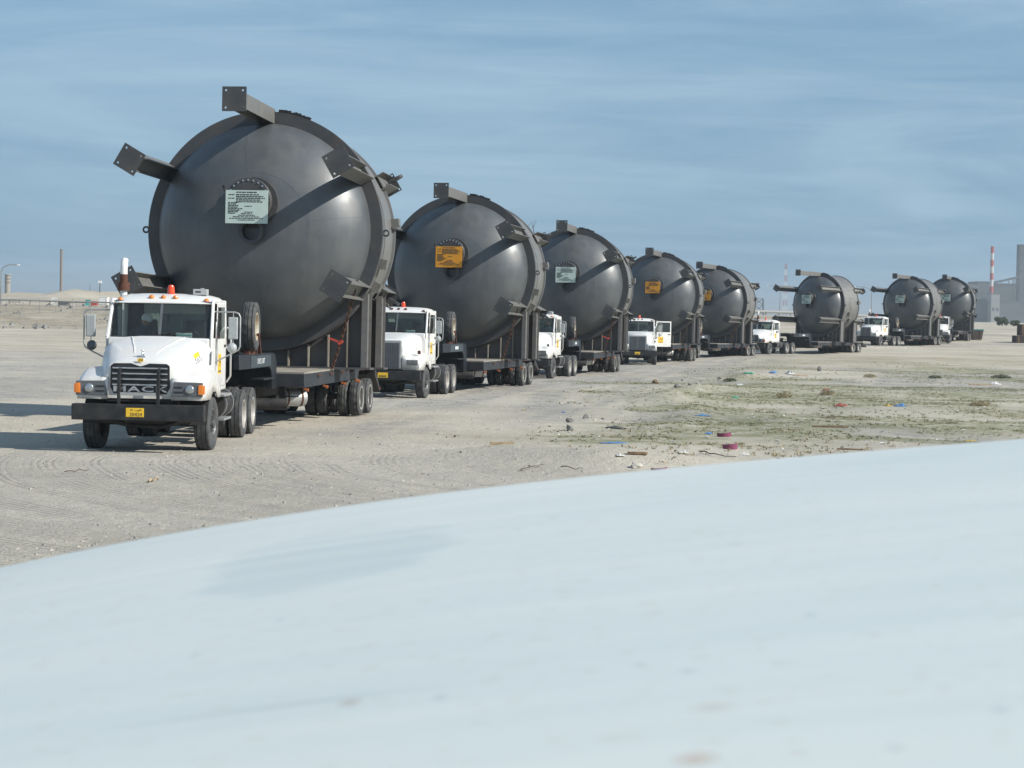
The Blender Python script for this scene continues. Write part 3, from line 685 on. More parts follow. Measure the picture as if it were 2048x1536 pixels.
def hood_row(y, w, z, rnd, zb):
    pts = [(0, z), (.35 * w, z - .006), (.62 * w, z - .03), (.80 * w, z - .075), (.92 * w, z - .075 - rnd * .28), (.98 * w, z - .08 - rnd * .65), (1.0 * w, z - .1 - rnd), (1.01 * w, (z - .1 - rnd + zb) / 2), (1.01 * w, zb)]
    return [(-x, y, q) for x, q in reversed(pts[1:])] + [(x, y, q) for x, q in pts]
def person(parent, x, y, z, cap, shirt):
    """seated torso, head and arms as one skinned body"""
    me = bpy.data.meshes.new('person')
    V = [(0, 0, 0), (0, .02, .28), (0, .03, .48), (0, 0, .60), (0, -.03, .72), (0, -.03, .80), (-.2, .02, .45), (-.27, -.08, .2), (-.2, -.33, .14), (.2, .02, .45), (.27, -.08, .2), (.2, -.33, .14)]
    E_ = [(0, 1), (1, 2), (2, 3), (3, 4), (4, 5), (2, 6), (6, 7), (7, 8), (2, 9), (9, 10), (10, 11)]
    me.from_pydata(V, E_, []); me.materials.append(shirt)
    o = put('person', me, None); o.location = (x, y, z)
    sk = o.modifiers.new('skin', 'SKIN'); rad = [.17, .18, .15, .065, .105, .085, .085, .06, .04, .085, .06, .04]
    for v, r in zip(me.skin_vertices[0].data, rad): v.radius = (r, r)
    me.skin_vertices[0].data[0].use_root = True
    sb = o.modifiers.new('sub', 'SUBSURF'); sb.levels = 2; sb.render_levels = 2
    o.parent = parent
    return o
def tractor(kind, loc, yaw, label, opt):
    t = empty('truck_tractor', loc, -yaw); tag(t, label, 'truck', 'white truck tractors of the convoy')
    K = KINDS[kind]; zb = K['zb']; near = opt.get('near', 1)
    rows = [hood_row(y, w_, z, K['rnd'], zb) for y, w_, z in K['hood']]
    b = MB(); b.grid(rows); b.add(rows[0], [tuple(range(len(rows[0])))])
    hood = b.build('hood', m_white, t, 40)
    if kind == 'granite':
        for s in (-1, 1):
            b = MB(); b.tube([(s * .20, .50, 1.868), (s * .22, .62, 1.904), (s * .29, .95, 1.994), (s * .36, 1.2, 2.052), (s * .43, 1.5, 2.118), (s * .52, 1.85, 2.176)], [.006, .014, .018, .018, .018, .014], 6); b.build('hood_crease', m_white, hood, 60)
    # fenders
    f0, f1 = K['fz']
    for s in (-1, 1):
        rr_ = []
        for k in range(33):
            y = .04 + (2.02 - .04) * k / 32
            zt = f0 + (f1 - f0) * float(sstep(.0, .9, y)) - .10 * float(sstep(1.5, 2.02, y)) - .10 * (1 - float(sstep(.04, .2, y)))
            dy = y - 1.25; ar = .64
            zl = max(zb - .02, .53 + math.sqrt(max(ar * ar - dy * dy, 0))) if abs(dy) < ar else zb - .02
            zl = min(zl, zt - .1)
            xo = 1.225 - .05 * (1 - float(sstep(.04, .35, y)))
            rr_.append([(s * .60, y, zt + .10), (s * .74, y, zt + .05), (s * .92, y, zt + .015), (s * (xo - .12), y, zt - .01), (s * (xo - .04), y, zt - .05), (s * xo, y, zt - .13), (s * xo, y, (zt - .13 + zl) / 2), (s * xo, y, zl)])
        b = MB(); b.grid(rr_); fr = rr_[0]; b.add(fr + [(s * .60, .04, zb - .02)], [tuple(range(len(fr) + 1))])
        fd = b.build('fender', m_white, t, 45, solid=.012)
        b = MB(); ws = [(s * .64, 1.25 + .62 * math.cos(PI * k / 14), .53 + .62 * math.sin(PI * k / 14)) for k in range(15)]
        b.grid([ws, [(s * 1.19, p[1], p[2]) for p in ws]]); b.build('wheel_arch', m_chassis, fd, 60)
    # headlamps
    for s in (-1, 1):
        if kind == 'granite':
            b = MB(); b.prism([(s * .60, 1.09), (s * 1.20, 1.09), (s * 1.20, 1.36), (s * .66, 1.37)], .012, .045, 'y')
            hp = b.build('headlamp_panel', m_grey, t, 0, bevel=.01)
            for q in range(2):
                b = MB(); b.box(min(s * .66, s * .82), max(s * .66, s * .82), .004, .012, 1.16 + .09 * q, 1.19 + .09 * q); b.build('louvre', m_chassis, hp, 0)
            b = MB(); b.lathe([(-.012, .09), (.0, .088), (.018, .075), (.026, .05), (.03, .001)], 24, T(s * .95, .006, 1.225) @ MY); b.build('headlamp', m_lamp, t, 60)
            b = MB(); b.prism([(1.11, 1.13), (1.20, 1.13), (1.20, 1.32), (1.115, 1.32)], -.004, .02, 'y', Matrix.Diagonal((s, 1, 1, 1)))
            b.box(min(s * 1.19, s * 1.232), max(s * 1.19, s * 1.232), .0, .10, 1.14, 1.31); b.build('turn_signal', m_amber, t, 30, bevel=.01)
        else:
            x0, x1 = (.76, 1.13) if kind == 'square' else (.70, 1.08)
            z0, z1 = (1.14, 1.30) if kind == 'square' else (1.10, 1.34)
            b = MB(); b.box(min(s * x0, s * x1), max(s * x0, s * x1), .015, .06, z0, z1); hp = b.build('headlamp_panel', m_grey if kind == 'square' else m_black, t, 0, bevel=.015)
            for q in range(2):
                xa = x0 + .03 + (x1 - x0 - .05) / 2 * q; xb = xa + (x1 - x0) / 2 - .05
                b = MB(); b.box(min(s * xa, s * xb), max(s * xa, s * xb), -.002, .02, z0 + .03, z1 - .03); b.build('headlamp', m_lamp, hp, 0, bevel=.008)
            b = MB(); b.box(s * 1.10 - .05, s * 1.10 + .05, .38, .44, f1 - .03, f1 + .09); b.bar((s * 1.02, .42, f1 + .1), (s * .98, .40, f1 + .32), .012); b.build('turn_signal', m_rust if kind == 'square' else m_grey, t, 0, bevel=.01)
    # grille
    if kind == 'granite':
        pl = [(-.50, 1.70), (-.17, 1.705), (-.06, 1.665), (0, 1.65), (.06, 1.665), (.17, 1.705), (.50, 1.70), (.555, 1.66), (.565, 1.25), (.50, 1.13), (-.50, 1.13), (-.565, 1.25), (-.555, 1.66)]
        b = MB(); b.prism(pl, .075, .11, 'y'); gr = b.build('grille', m_black, t, 0, bevel=.01)
        for q in range(4):
            z = 1.615 - .105 * q; b = MB(); b.bar((-.52, .055, z), (.52, .055, z), .02, .028); b.build('grille_bar', m_chrome, gr, 0, bevel=.006)
        b = MB(); b.prism(pl, .062, .076, 'y')
        if opt.get('mack'): text('lettering', 'MACK', .15, m_chrome, gr, T(0, .07, 1.215) @ FACE_FRONT, .008, sx=2.3, off=.003)
        b = MB(); b.box(-.055, .055, .085, .092, 1.735, 1.80); bd = b.build('badge', m_yellow, t, 0); bd.location = (0, .0, 0)
        bd.rotation_euler = (0, 0, 0)
        text('lettering', 'H', .075, m_ink, bd, T(0, .084, 1.767) @ FACE_FRONT, .001, shear=.35, sx=1.25)
        # dog figure on the nose
        b = MB(); b.ball((0, .34, 1.90), .03, 8, 6, (.9, 1.6, 1)); b.ball((0, .29, 1.945), .024, 8, 6); b.cyl((-.018, .30, 1.82), (-.018, .31, 1.90), .01, n=6); b.cyl((.018, .30, 1.82), (.018, .31, 1.90), .01, n=6); b.cyl((0, .38, 1.83), (0, .37, 1.90), .016, n=6)
        b.box(-.09, .05, .28, .40, 1.825, 1.84); b.build('hood_ornament', m_chrome, t)
    elif kind == 'square':
        b = MB(); b.box(-.58, .58, .05, .12, .98, 1.93); gr = b.build('grille_surround', m_alu, t, 0, bevel=.035)
        b = MB(); b.box(-.51, .51, .035, .052, 1.02, 1.85); g2 = b.build('grille_screen', m_grey, gr, 0)
        for q in range(17):
            x = -.48 + .06 * q; b = MB(); b.box(x - .008, x + .008, .025, .036, 1.03, 1.84); b.build('grille_bar', m_grey if q != 8 else m_alu, gr, 0)
    else:
        b = MB(); b.box(-.46, .46, .06, .11, 1.06, 1.56); gr = b.build('grille', m_black, t, 0, bevel=.02)
        for q in range(6):
            z = 1.12 + .075 * q; b = MB(); b.box(-.42, .42, .045, .062, z, z + .022); b.build('grille_bar', m_chrome, gr, 0)
    # bumper with push bars and plate
    b = MB(); b.box(-1.25, 1.25, .0 - .12, .10, .63, .935); bump = b.build('bumper', m_black, t, 0, bevel=.02)
    if kind == 'granite':
        for s in (-1, 1):
            b = MB(); b.box(s * .37 - .03, s * .37 + .03, -.09, -.03, .93, 1.58); b.bar((s * .37, -.05, 1.55), (s * .37, .05, 1.60), .05); b.build('push_bar', m_black, bump, 0, bevel=.008)
        b = MB(); b.box(-.34, .34, -.08, -.04, 1.10, 1.16); b.build('push_bar', m_alu, bump, 0)
    if opt.get('plate', True):
        px = opt.get('platex', .0)
        b = MB(); b.box(px - .17, px + .17, -.128, -.121, .70, .87); pt = b.build('number_plate', m_yellow, bump, 0, bevel=.004)
        if opt.get('mack'):
            text('lettering', '20424', .095, m_ink, pt, T(px + .02, -.130, .745) @ FACE_FRONT, .001)
            text('lettering', '93', .05, m_ink, pt, T(px - .06, -.130, .83) @ FACE_FRONT, .001)['kind'] = 'stuff'
            text('lettering', '\ufe96\ufef3\ufeee\ufedc\ufedf\ufe8d', .045, m_ink, pt, T(px + .06, -.130, .83) @ FACE_FRONT, .001)
        else:
            b = MB()
            for q in range(5): b.box(px - .12 + .05 * q, px - .085 + .05 * q, -.130, -.128, .72, .78)
            b.build('lettering', m_ink, pt, 0)['kind'] = 'stuff'
    # cab
    hw = 1.06
    b = MB(); b.box(-hw, hw, 1.88, 3.72, 1.10, 1.98)
    for s in (-1, 1): b.box(s * hw - .05 if s > 0 else -hw, hw if s > 0 else -hw + .05, 1.93, 3.72, 1.97, 2.17)
    b.box(-hw, hw, 3.67, 3.72, 1.97, 2.24)
    b.box(-1.0, 1.0, 1.86, 2.05, 1.97, 2.165)
    cb = b.build('cab_body', m_white, t, 30, bevel=.03)
    zr = 2.875
    b = MB()
    for s in (-1, 1):
        b.bar((s * 1.035, 1.98, 2.14), (s * 1.0, 2.35, zr + .05), .06, .10); b.bar((s * 1.02, 3.66, 2.16), (s * 1.0, 3.66, zr + .05), .10, .10)
        b.bar((s * 1.01, 2.30, zr + .03), (s * 1.01, 3.66, zr + .03), .07, .06)
    b.box(-.98, -.62, 3.66, 3.71, 2.2, zr); b.box(.62, .98, 3.66, 3.71, 2.2, zr); b.box(-.65, .65, 3.66, 3.71, 2.64, zr)
    b.build('window_pillars', m_white, cb, 30, bevel=.015)
    # roof
    ry = [(2.21, 2.875, .98, .06), (2.27, 2.925, 1.01, .10), (2.5, 3.01, 1.04, .13), (2.9, 3.055, 1.05, .14), (3.4, 3.055, 1.05, .14), (3.66, 3.0, 1.04, .13), (3.76, 2.92, 1.02, .1)]
    rows = []
    for y, z, w_, d_ in ry:
        p = [(0, z), (.45 * w_, z - .01), (.75 * w_, z - .03), (.9 * w_, z - .07), (.97 * w_, z - .12), (w_, z - .2 if z > 2.95 else z - .1)]
        p = [(x, max(q, 2.86 if y > 2.25 else 2.85)) for x, q in p]
        rows.append([(-x, y, q) for x, q in reversed(p[1:])] + [(x, y, q) for x, q in p])
    b = MB(); b.grid(rows); b.add([rows[0][0], rows[0][-1], rows[-1][-1], rows[-1][0]], [(0, 1, 2, 3)])
    b.add(rows[-1], [tuple(range(len(rows[-1])))]); b.add(rows[0], [tuple(range(len(rows[0])))])
    roof = b.build('roof', m_white, t, 45)
    for x in (-.86, -.24, 0, .24, .86):
        zz = 2.965 if abs(x) < .5 else 2.91
        b = MB(); b.ball((x, 2.36, zz), .055, 10, 5, (1, 1, .95), z0=-.35); b.build('marker_light', m_amber if kind == 'granite' else m_rust if kind == 'square' else m_amber, roof, 60)
    if opt.get('beacon', True):
        bx = opt.get('bx', .06)
        b = MB(); b.lathe([(-.02, .001), (-.02, .085), (.0, .085)], 16, T(bx, 2.85, 3.05) @ Matrix.Rotation(-PI / 2, 4, 'Y')); b.lathe([(.0, .075), (.13, .068), (.17, .05), (.18, .001)], 16, T(bx, 2.85, 3.05) @ Matrix.Rotation(-PI / 2, 4, 'Y'))
        b.build('beacon', m_beacon, roof, 50)
    if opt.get('roofbox'):
        b = MB(); b.box(.52, .80, 2.75, 3.0, 3.03, 3.15); b.box(.66, .72, 2.80, 2.95, 3.15, 3.17); rb = b.build('roof_box', m_mirror, roof, 0, bevel=.012)
        b = MB(); b.box(.57, .68, 2.746, 2.75, 3.08, 3.11); b.build('lettering', m_ink, rb, 0)
    # glass
    def ws(x, k): return (x, 1.99 + .30 * k + .07 * (abs(x) / 1.0) ** 2.2 - .04, 2.16 + (zr - 2.155) * k)
    for x0, x1 in ((-1.01, -.02), (.02, 1.01)):
        b = MB(); b.grid([[ws(x0 + (x1 - x0) * i / 8, k) for i in range(9)] for k in (0, .5, 1)]); b.build('windscreen_pane', m_glass, t, 60)
    b = MB(); b.bar(ws(0, 0), ws(0, 1), .045, .03); b.bar(ws(-1, 1), ws(1, 1), .05, .03)
    fr_ = [ws(-1.0 + 2 * i / 16, 0) for i in range(17)] + [ws(1, .5)] + [ws(1.0 - 2 * i / 16, 1) for i in range(17)] + [ws(-1, .5)]
    b.tube(fr_, .022, 6, closed=True); b.build('windscreen_frame', m_grey, t, 40)
    b = MB(); b.box(-.62, .62, 3.685, 3.69, 2.24, 2.64); b.build('rear_window_pane', m_glass, t, 0)
    for s in (-1, 1):
        b = MB(); b.bar((s * .12, 1.93, 2.20), (s * .12 + .52, 1.99, 2.30), .012); b.cyl((s * .12, 1.93, 2.18), (s * .12, 1.95, 2.21), .02, n=6); b.build('wiper', m_black, t)
    # doors
    for s in (-1, 1):
        b = MB(); e0, e1 = (1.062, 1.078) if s > 0 else (-1.078, -1.062)
        b.box(e0, e1, 2.30, 3.52, 1.20, 2.15)
        b.box(e0, e1, 2.30, 2.38, 2.15, 2.50); b.hexa([(e0, 2.30, 2.15), (e1, 2.30, 2.15), (e1, 2.38, 2.15), (e0, 2.38, 2.15), (e0, 2.42, 2.83), (e1, 2.42, 2.83), (e1, 2.50, 2.83), (e0, 2.50, 2.83)])
        b.box(e0, e1, 2.42, 3.52, 2.79, 2.86); b.box(e0, e1, 3.44, 3.52, 2.15, 2.80)
        dr = b.build('door', m_white, t, 30, bevel=.006)
        b = MB(); xm = (e0 + e1) / 2; b.add([(xm, 2.38, 2.15), (xm, 3.45, 2.15), (xm, 3.45, 2.80), (xm, 2.48, 2.80)], [(0, 1, 2, 3)]); b.build('window_pane', m_glass, dr, 0)
        b = MB(); b.box(s * 1.085 - .012, s * 1.085 + .012, 3.30, 3.46, 1.98, 2.03); b.build('door_handle', m_black, dr, 0)
        if s > 0:
            b = MB(); b.box(1.0785, 1.0805, 2.55, 2.95, 1.45, 1.85); dc = b.build('door_decal', m_yellow, dr, 0)
            text('lettering', 'H', .30, m_ink, dc, T(1.082, 2.75, 1.68) @ FACE_SIDE, .0005, shear=.35, sx=1.1)
            b = MB()
            for q in range(3): b.box(1.0805, 1.0812, 2.6 + .11 * q, 2.69 + .11 * q, 1.48, 1.52)
            b.build('lettering', m_ink, dc, 0)['kind'] = 'stuff'
        if s > 0 and opt.get('dooropen'):
            for o in (dr,):
                P = T(1.07, 2.30, 0) @ Matrix.Rotation(R(-62), 4, 'Z') @ T(-1.07, -2.30, 0); o.matrix_local = P
    # interior
    b = MB(); b.box(-.98, .98, 2.02, 2.38, 1.95, 2.17); b.build('dashboard', m_interior, t, 0, bevel=.03)
    for s in (-1, 1):
        b = MB(); b.box(s * .5 - .26, s * .5 + .26, 2.75, 3.25, 1.6, 1.8); b.hexa([(s * .5 - .25, 3.15, 1.75), (s * .5 + .25, 3.15, 1.75), (s * .5 + .25, 3.28, 1.75), (s * .5 - .25, 3.28, 1.75), (s * .5 - .2, 3.28, 2.52), (s * .5 + .2, 3.28, 2.52), (s * .5 + .2, 3.38, 2.52), (s * .5 - .2, 3.38, 2.52)])
        b.build('seat', m_interior, t, 0, bevel=.04)
    b = MB(); sw = [(.5 + .21 * math.cos(2 * PI * q / 20), 2.52 - .1 * math.sin(2 * PI * q / 20), 2.16 + .17 * math.sin(2 * PI * q / 20)) for q in range(20)]; b.tube(sw, .016, 6, closed=True); b.bar(sw[0], sw[10], .03); b.bar((.5, 2.52, 2.16), (.5, 2.3, 2.05), .05); b.build('steering_wheel', m_interior, t, 60)
    b = MB(); b.box(-1.0, 1.0, 2.45, 3.66, 2.835, 2.85); b.build('roof_lining', m_beige, t, 0)
    b = MB(); b.box(-.98, .98, 3.63, 3.655, 1.99, 2.23); b.box(-.98, -.64, 3.63, 3.655, 2.23, 2.84); b.box(.64, .98, 3.63, 3.655, 2.23, 2.84); b.box(-1.0, 1.0, 2.2, 3.6, 1.985, 1.99); b.build('rear_lining', m_interior, t, 0)
    if opt.get('paper'):
        b = MB(); b.box(.30, .62, 2.13, 2.14, 2.175, 2.27); pp = b.build('dash_card', m_cloth, t, 0)
        b = MB(); b.box(.31, .61, 2.125, 2.13, 2.215, 2.235); b.build('stripe', mat_teal, pp, 0)
    # exhaust
    ex = opt.get('ex', -1.12)
    b = MB(); b.tube([(ex, 3.92, 1.2), (ex, 3.92, 3.55), (ex, 3.94, 3.66), (ex, 4.0, 3.74)], .075, 14); e_ = b.build('exhaust_stack', m_white, t, 60)
    b = MB(); b.cyl((ex, 3.92, 3.10), (ex, 3.92, 3.44), .08, n=14); b.cyl((ex, 3.92, 3.10), (ex, 3.92, 3.27), .125, n=16); b.build('rusted_collar', m_rust, e_, 40)
    b = MB(); b.cyl((.86, 3.9, 1.5), (.86, 3.9, 2.3), .13, n=14); b.ball((.86, 3.9, 2.3), .13, 12, 5, z0=0.0); b.tube([(.7, 3.85, 2.0), (.3, 3.85, 2.1), (.0, 3.85, 1.6)], .05, 8); b.build('air_cleaner', m_chassis, t, 40)
    # mirrors
    for s in (-1, 1):
        b = MB(); xo = s * 1.56
        b.tube([(s * 1.03, 2.30, 2.70), (s * 1.45, 2.26, 2.70), (xo - s * .03, 2.25, 2.67), (xo, 2.25, 2.6), (xo, 2.25, 2.02), (xo - s * .03, 2.25, 1.95), (xo - s * .15, 2.25, 1.88), (s * 1.10, 2.28, 1.72)], .016, 7)
        b.tube([(s * 1.42, 2.25, 2.70), (s * 1.42, 2.25, 1.93)], .01, 6)
        mr_ = b.build('mirror_bracket', m_alu, t, 60)
        b = MB(); b.box(s * 1.42 - .095, s * 1.42 + .095, 2.20, 2.27, 2.16, 2.60); o = b.build('mirror', m_mirror, mr_, 0, bevel=.02)
        b = MB(); b.lathe([(.05, .001), (.045, .06), (.0, .10), (-.01, .10), (-.012, .001)], 16, T(s * 1.40, 2.24, 1.99) @ MY); b.build('round_mirror', m_mirror if s > 0 else m_grey, mr_, 50)
        b = MB(); b.tube([(s * 1.09, 3.60, 1.25), (s * 1.17, 3.62, 1.38), (s * 1.17, 3.62, 2.28), (s * 1.09, 3.60, 2.38)], .02, 8); b.build('grab_rail', m_alu, t, 60)
    if opt.get('snorkel', kind == 'granite'):
        b = MB(); b.prism([(1.66, 1.66), (1.86, 1.64), (1.86, 1.92), (1.74, 1.86)], 1.03, 1.062, 'x')
        v = b.build('side_vent', m_grey, t, 0)
        b = MB(); M = T(.905, .95, 1.68) @ Matrix.Rotation(R(-11), 4, 'X')
        # sticker: yellow band over a chequered black and white band
    if opt.get('mack'):
        HR = [(y, hood_row(y, w_, z, K['rnd'], zb)[8:]) for y, w_, z in K['hood']]
        def HP(y, t_, o_=.004):
            for (ya_, A), (yb_, B) in zip(HR, HR[1:]):
                if ya_ <= y <= yb_:
                    f = (y - ya_) / (yb_ - ya_); i_ = int(t_); g_ = t_ - i_
                    P = lambda j: Vector(A[j]).lerp(Vector(B[j]), f)
                    v = P(i_).lerp(P(i_ + 1), g_); return (v.x + o_, v.y, v.z + o_ * .6)
        def stk(y0, y1, t0, t1, o_): return [[HP(y0 + (y1 - y0) * k / 4, t0 + (t1 - t0) * j / 4, o_) for k in range(5)] for j in range(5)]
        st = MB(); st.grid(stk(.98, 1.26, 3.9, 4.6, .004)); so = st.build('hood_sticker', m_yellow, t, 60)
        st = MB(); st.grid(stk(.98, 1.26, 4.6, 5.5, .004)); st.build('sticker_band', m_whiteink, so, 60)
        st = MB()
        for (a_, c) in ((0, 0), (2, 0), (5, 0), (1, 1), (3, 1), (6, 1), (0, 2), (4, 2), (6, 2), (2, 2)): st.grid(stk(.985 + .039 * a_, 1.02 + .039 * a_, 4.64 + .28 * c, 4.88 + .28 * c, .007))
        st.build('chequer_marks', m_ink, so, 0)['kind'] = 'stuff'
    # chassis
    b = MB()
    for x in (-.42, .42): b.box(x - .045, x + .045, .25, 7.05, .72, 1.02)
    for y in (.6, 2.6, 4.6, 6.9): b.box(-.4, .4, y - .06, y + .06, .78, .98)
    b.box(-.38, .38, .5, 2.4, .55, 1.5); b.box(-.62, .62, .12, .5, .98, 1.05)
    b.cyl((-1.0, 1.25, .53), (1.0, 1.25, .53), .06, n=8); b.cyl((-1.0, 5.2, .53), (1.0, 5.2, .53), .09, n=8); b.cyl((-1.0, 6.6, .53), (1.0, 6.6, .53), .09, n=8)
    b.ball((0, 5.2, .53), .2, 10, 6); b.ball((0, 6.6, .53), .2, 10, 6)
    b.box(-.45, .45, 5.3, 6.5, 1.02, 1.10); b.cyl((0, 5.9, 1.1), (0, 5.9, 1.42), .45, .5, n=18)
    b.tube([(-.9, .6, .62), (-.3, .65, .5), (.3, .65, .48), (.9, .6, .62)], .04, 8)
    b.build('chassis', m_chassis, t, 30)
    for s in (-1, 1):
        b = MB(); b.cyl((s * .88, 2.9, .82), (s * .88, 4.2, .82), .30, n=22); ft = b.build('fuel_tank', m_chassis, t, 40)
        for y in (3.1, 4.0):
            b = MB(); b.lathe([(-.02, .302), (-.02, .312), (.02, .312), (.02, .302)], 22, T(s * .88, y, .82) @ Matrix.Rotation(PI / 2, 4, 'Z')); b.build('strap', m_alu, ft)
        for z in (.52, 1.0):
            b = MB(); b.box(min(s * 1.0, s * 1.24), max(s * 1.0, s * 1.24), 2.45, 3.35, z, z + .05); b.build('step', m_alu, t, 0, bevel=.008)
        for yh in (2.5, 3.24):
            b = MB(); b.box(min(s * 1.0, s * 1.03), max(s * 1.0, s * 1.03), yh, yh + .06, .5, 1.15); b.build('step_hanger', m_chassis, t, 0)
        wheel(t, s * 1.07, 1.25, .525, 'ft', 'fr', rot=opt.get('steer', 0.0))
        for y in (5.2, 6.58):
            wheel(t, s * 1.10, y, .52, 'rt', 'rr'); wheel(t, s * .77, y, .52, 'rt', 'rr')
        b = MB(); b.box(min(s * .55, s * 1.2), max(s * .55, s * 1.2), 7.22, 7.235, .35, 1.05); b.build('mud_flap', m_chassis, t, 0)
    return t
mat_teal = mat('teal_print', (0.04, 0.35, 0.33), 0.6)

# ------------------------------------------------------------------ the convoy
#       ring X, depth, tank yaw, centre z, board, tractor kind, tractor yaw
CONVOY = [
 (-6.20, 49.5, 6.5, 4.67, 'white', 'granite', 0.6),
 (-2.09, 77.4, 12.7, 4.33, 'orange', 'square', 8.0),
 (2.98, 103.6, 11.9, 4.25, 'white', 'sloped', 12.5),
 (10.08, 140.2, 15.9, 4.20, 'orange', 'square', 4.0),
 (16.3, 164.0, 27.0, 3.96, 'orange', 'sloped', 10.0),
 (28.2, 185.5, 46.0, 3.90, 'white', 'granite', 30.0),
 (42.2, 214.5, 38.0, 4.50, 'white', 'square', 31.0),
 (51.5, 237.0, 22.4, 5.00, 'white', 'sloped', 14.0)]
TANK_L = ['nearest grey steel vessel with pale sign board, on the front trailer of the convoy',
 'second grey vessel from the front, with orange sign board, behind the nearest one',
 'third grey vessel from the front, with pale sign board between two orange ones',
 'fourth grey vessel from the front, orange board above a truck with open door',
 'fifth grey vessel from the front, orange sign board half hidden by the fourth vessel',
 'far grey vessel with a gap on both sides, pale sign board, showing its pale barrel',
 'seventh grey vessel of the convoy, next to last, with pale sign board',
 'hindmost and smallest grey vessel of the convoy, near the striped chimney']
TRUCK_L = ['white truck with black slatted grille reading MACK, leading the convoy',
 'white truck with tall square grille, second in the convoy, partly behind the first trailer',
 'white truck with slatted grille and black framed headlamps, third in the convoy',
 'white truck with square grille and its door standing open, fourth in the convoy',
 'white truck almost hidden behind the fourth trailer, only its edge showing',
 'white truck with orange beacon standing in the gap before the far vessel with pale barrel',
 'white truck with square grille, next to last in the convoy',
 'hindmost small white truck at the far end of the convoy']
TRAIL_L = ['black low loader trailer of the front vessel, lettered gooseneck and spare wheel',
 'black low loader trailer carrying the second vessel, orange sign above',
 'black low loader trailer under the third vessel with a red chain binder',
 'black low loader trailer under the fourth vessel behind the truck with open door',
 'black low loader trailer under the fifth vessel, behind the fourth trailer',
 'black low loader trailer without spare wheel, under the vessel with the pale barrel',
 'black low loader trailer under the seventh vessel, next to last',
 'hindmost low loader trailer at the far end of the convoy']
def chain(p0, p1, label, sag=.08, pitch=.085):
    p0 = Vector(p0); p1 = Vector(p1); n = max(4, int((p1 - p0).length / pitch)); b = MB(); d = (p1 - p0).normalized()
    u = d.orthogonal().normalized(); v = d.cross(u)
    for i in range(n):
        t = (i + .5) / n; c = p0.lerp(p1, t) - Vector((0, 0, sag * 4 * t * (1 - t))); a, q = (u, v) if i % 2 else (v, u)
        b.tube([c + d * (.062 * math.cos(2 * PI * k / 8)) + a * (.036 * math.sin(2 * PI * k / 8)) for k in range(8)], .015, 4, closed=True)
    o = b.build('lashing_chain', m_chain, None, 60); tag(o, label, 'chain', 'lashing chains over the vessels'); return o
WORD = ['front', 'second', 'third', 'fourth', 'fifth', 'sixth', 'seventh', 'last']
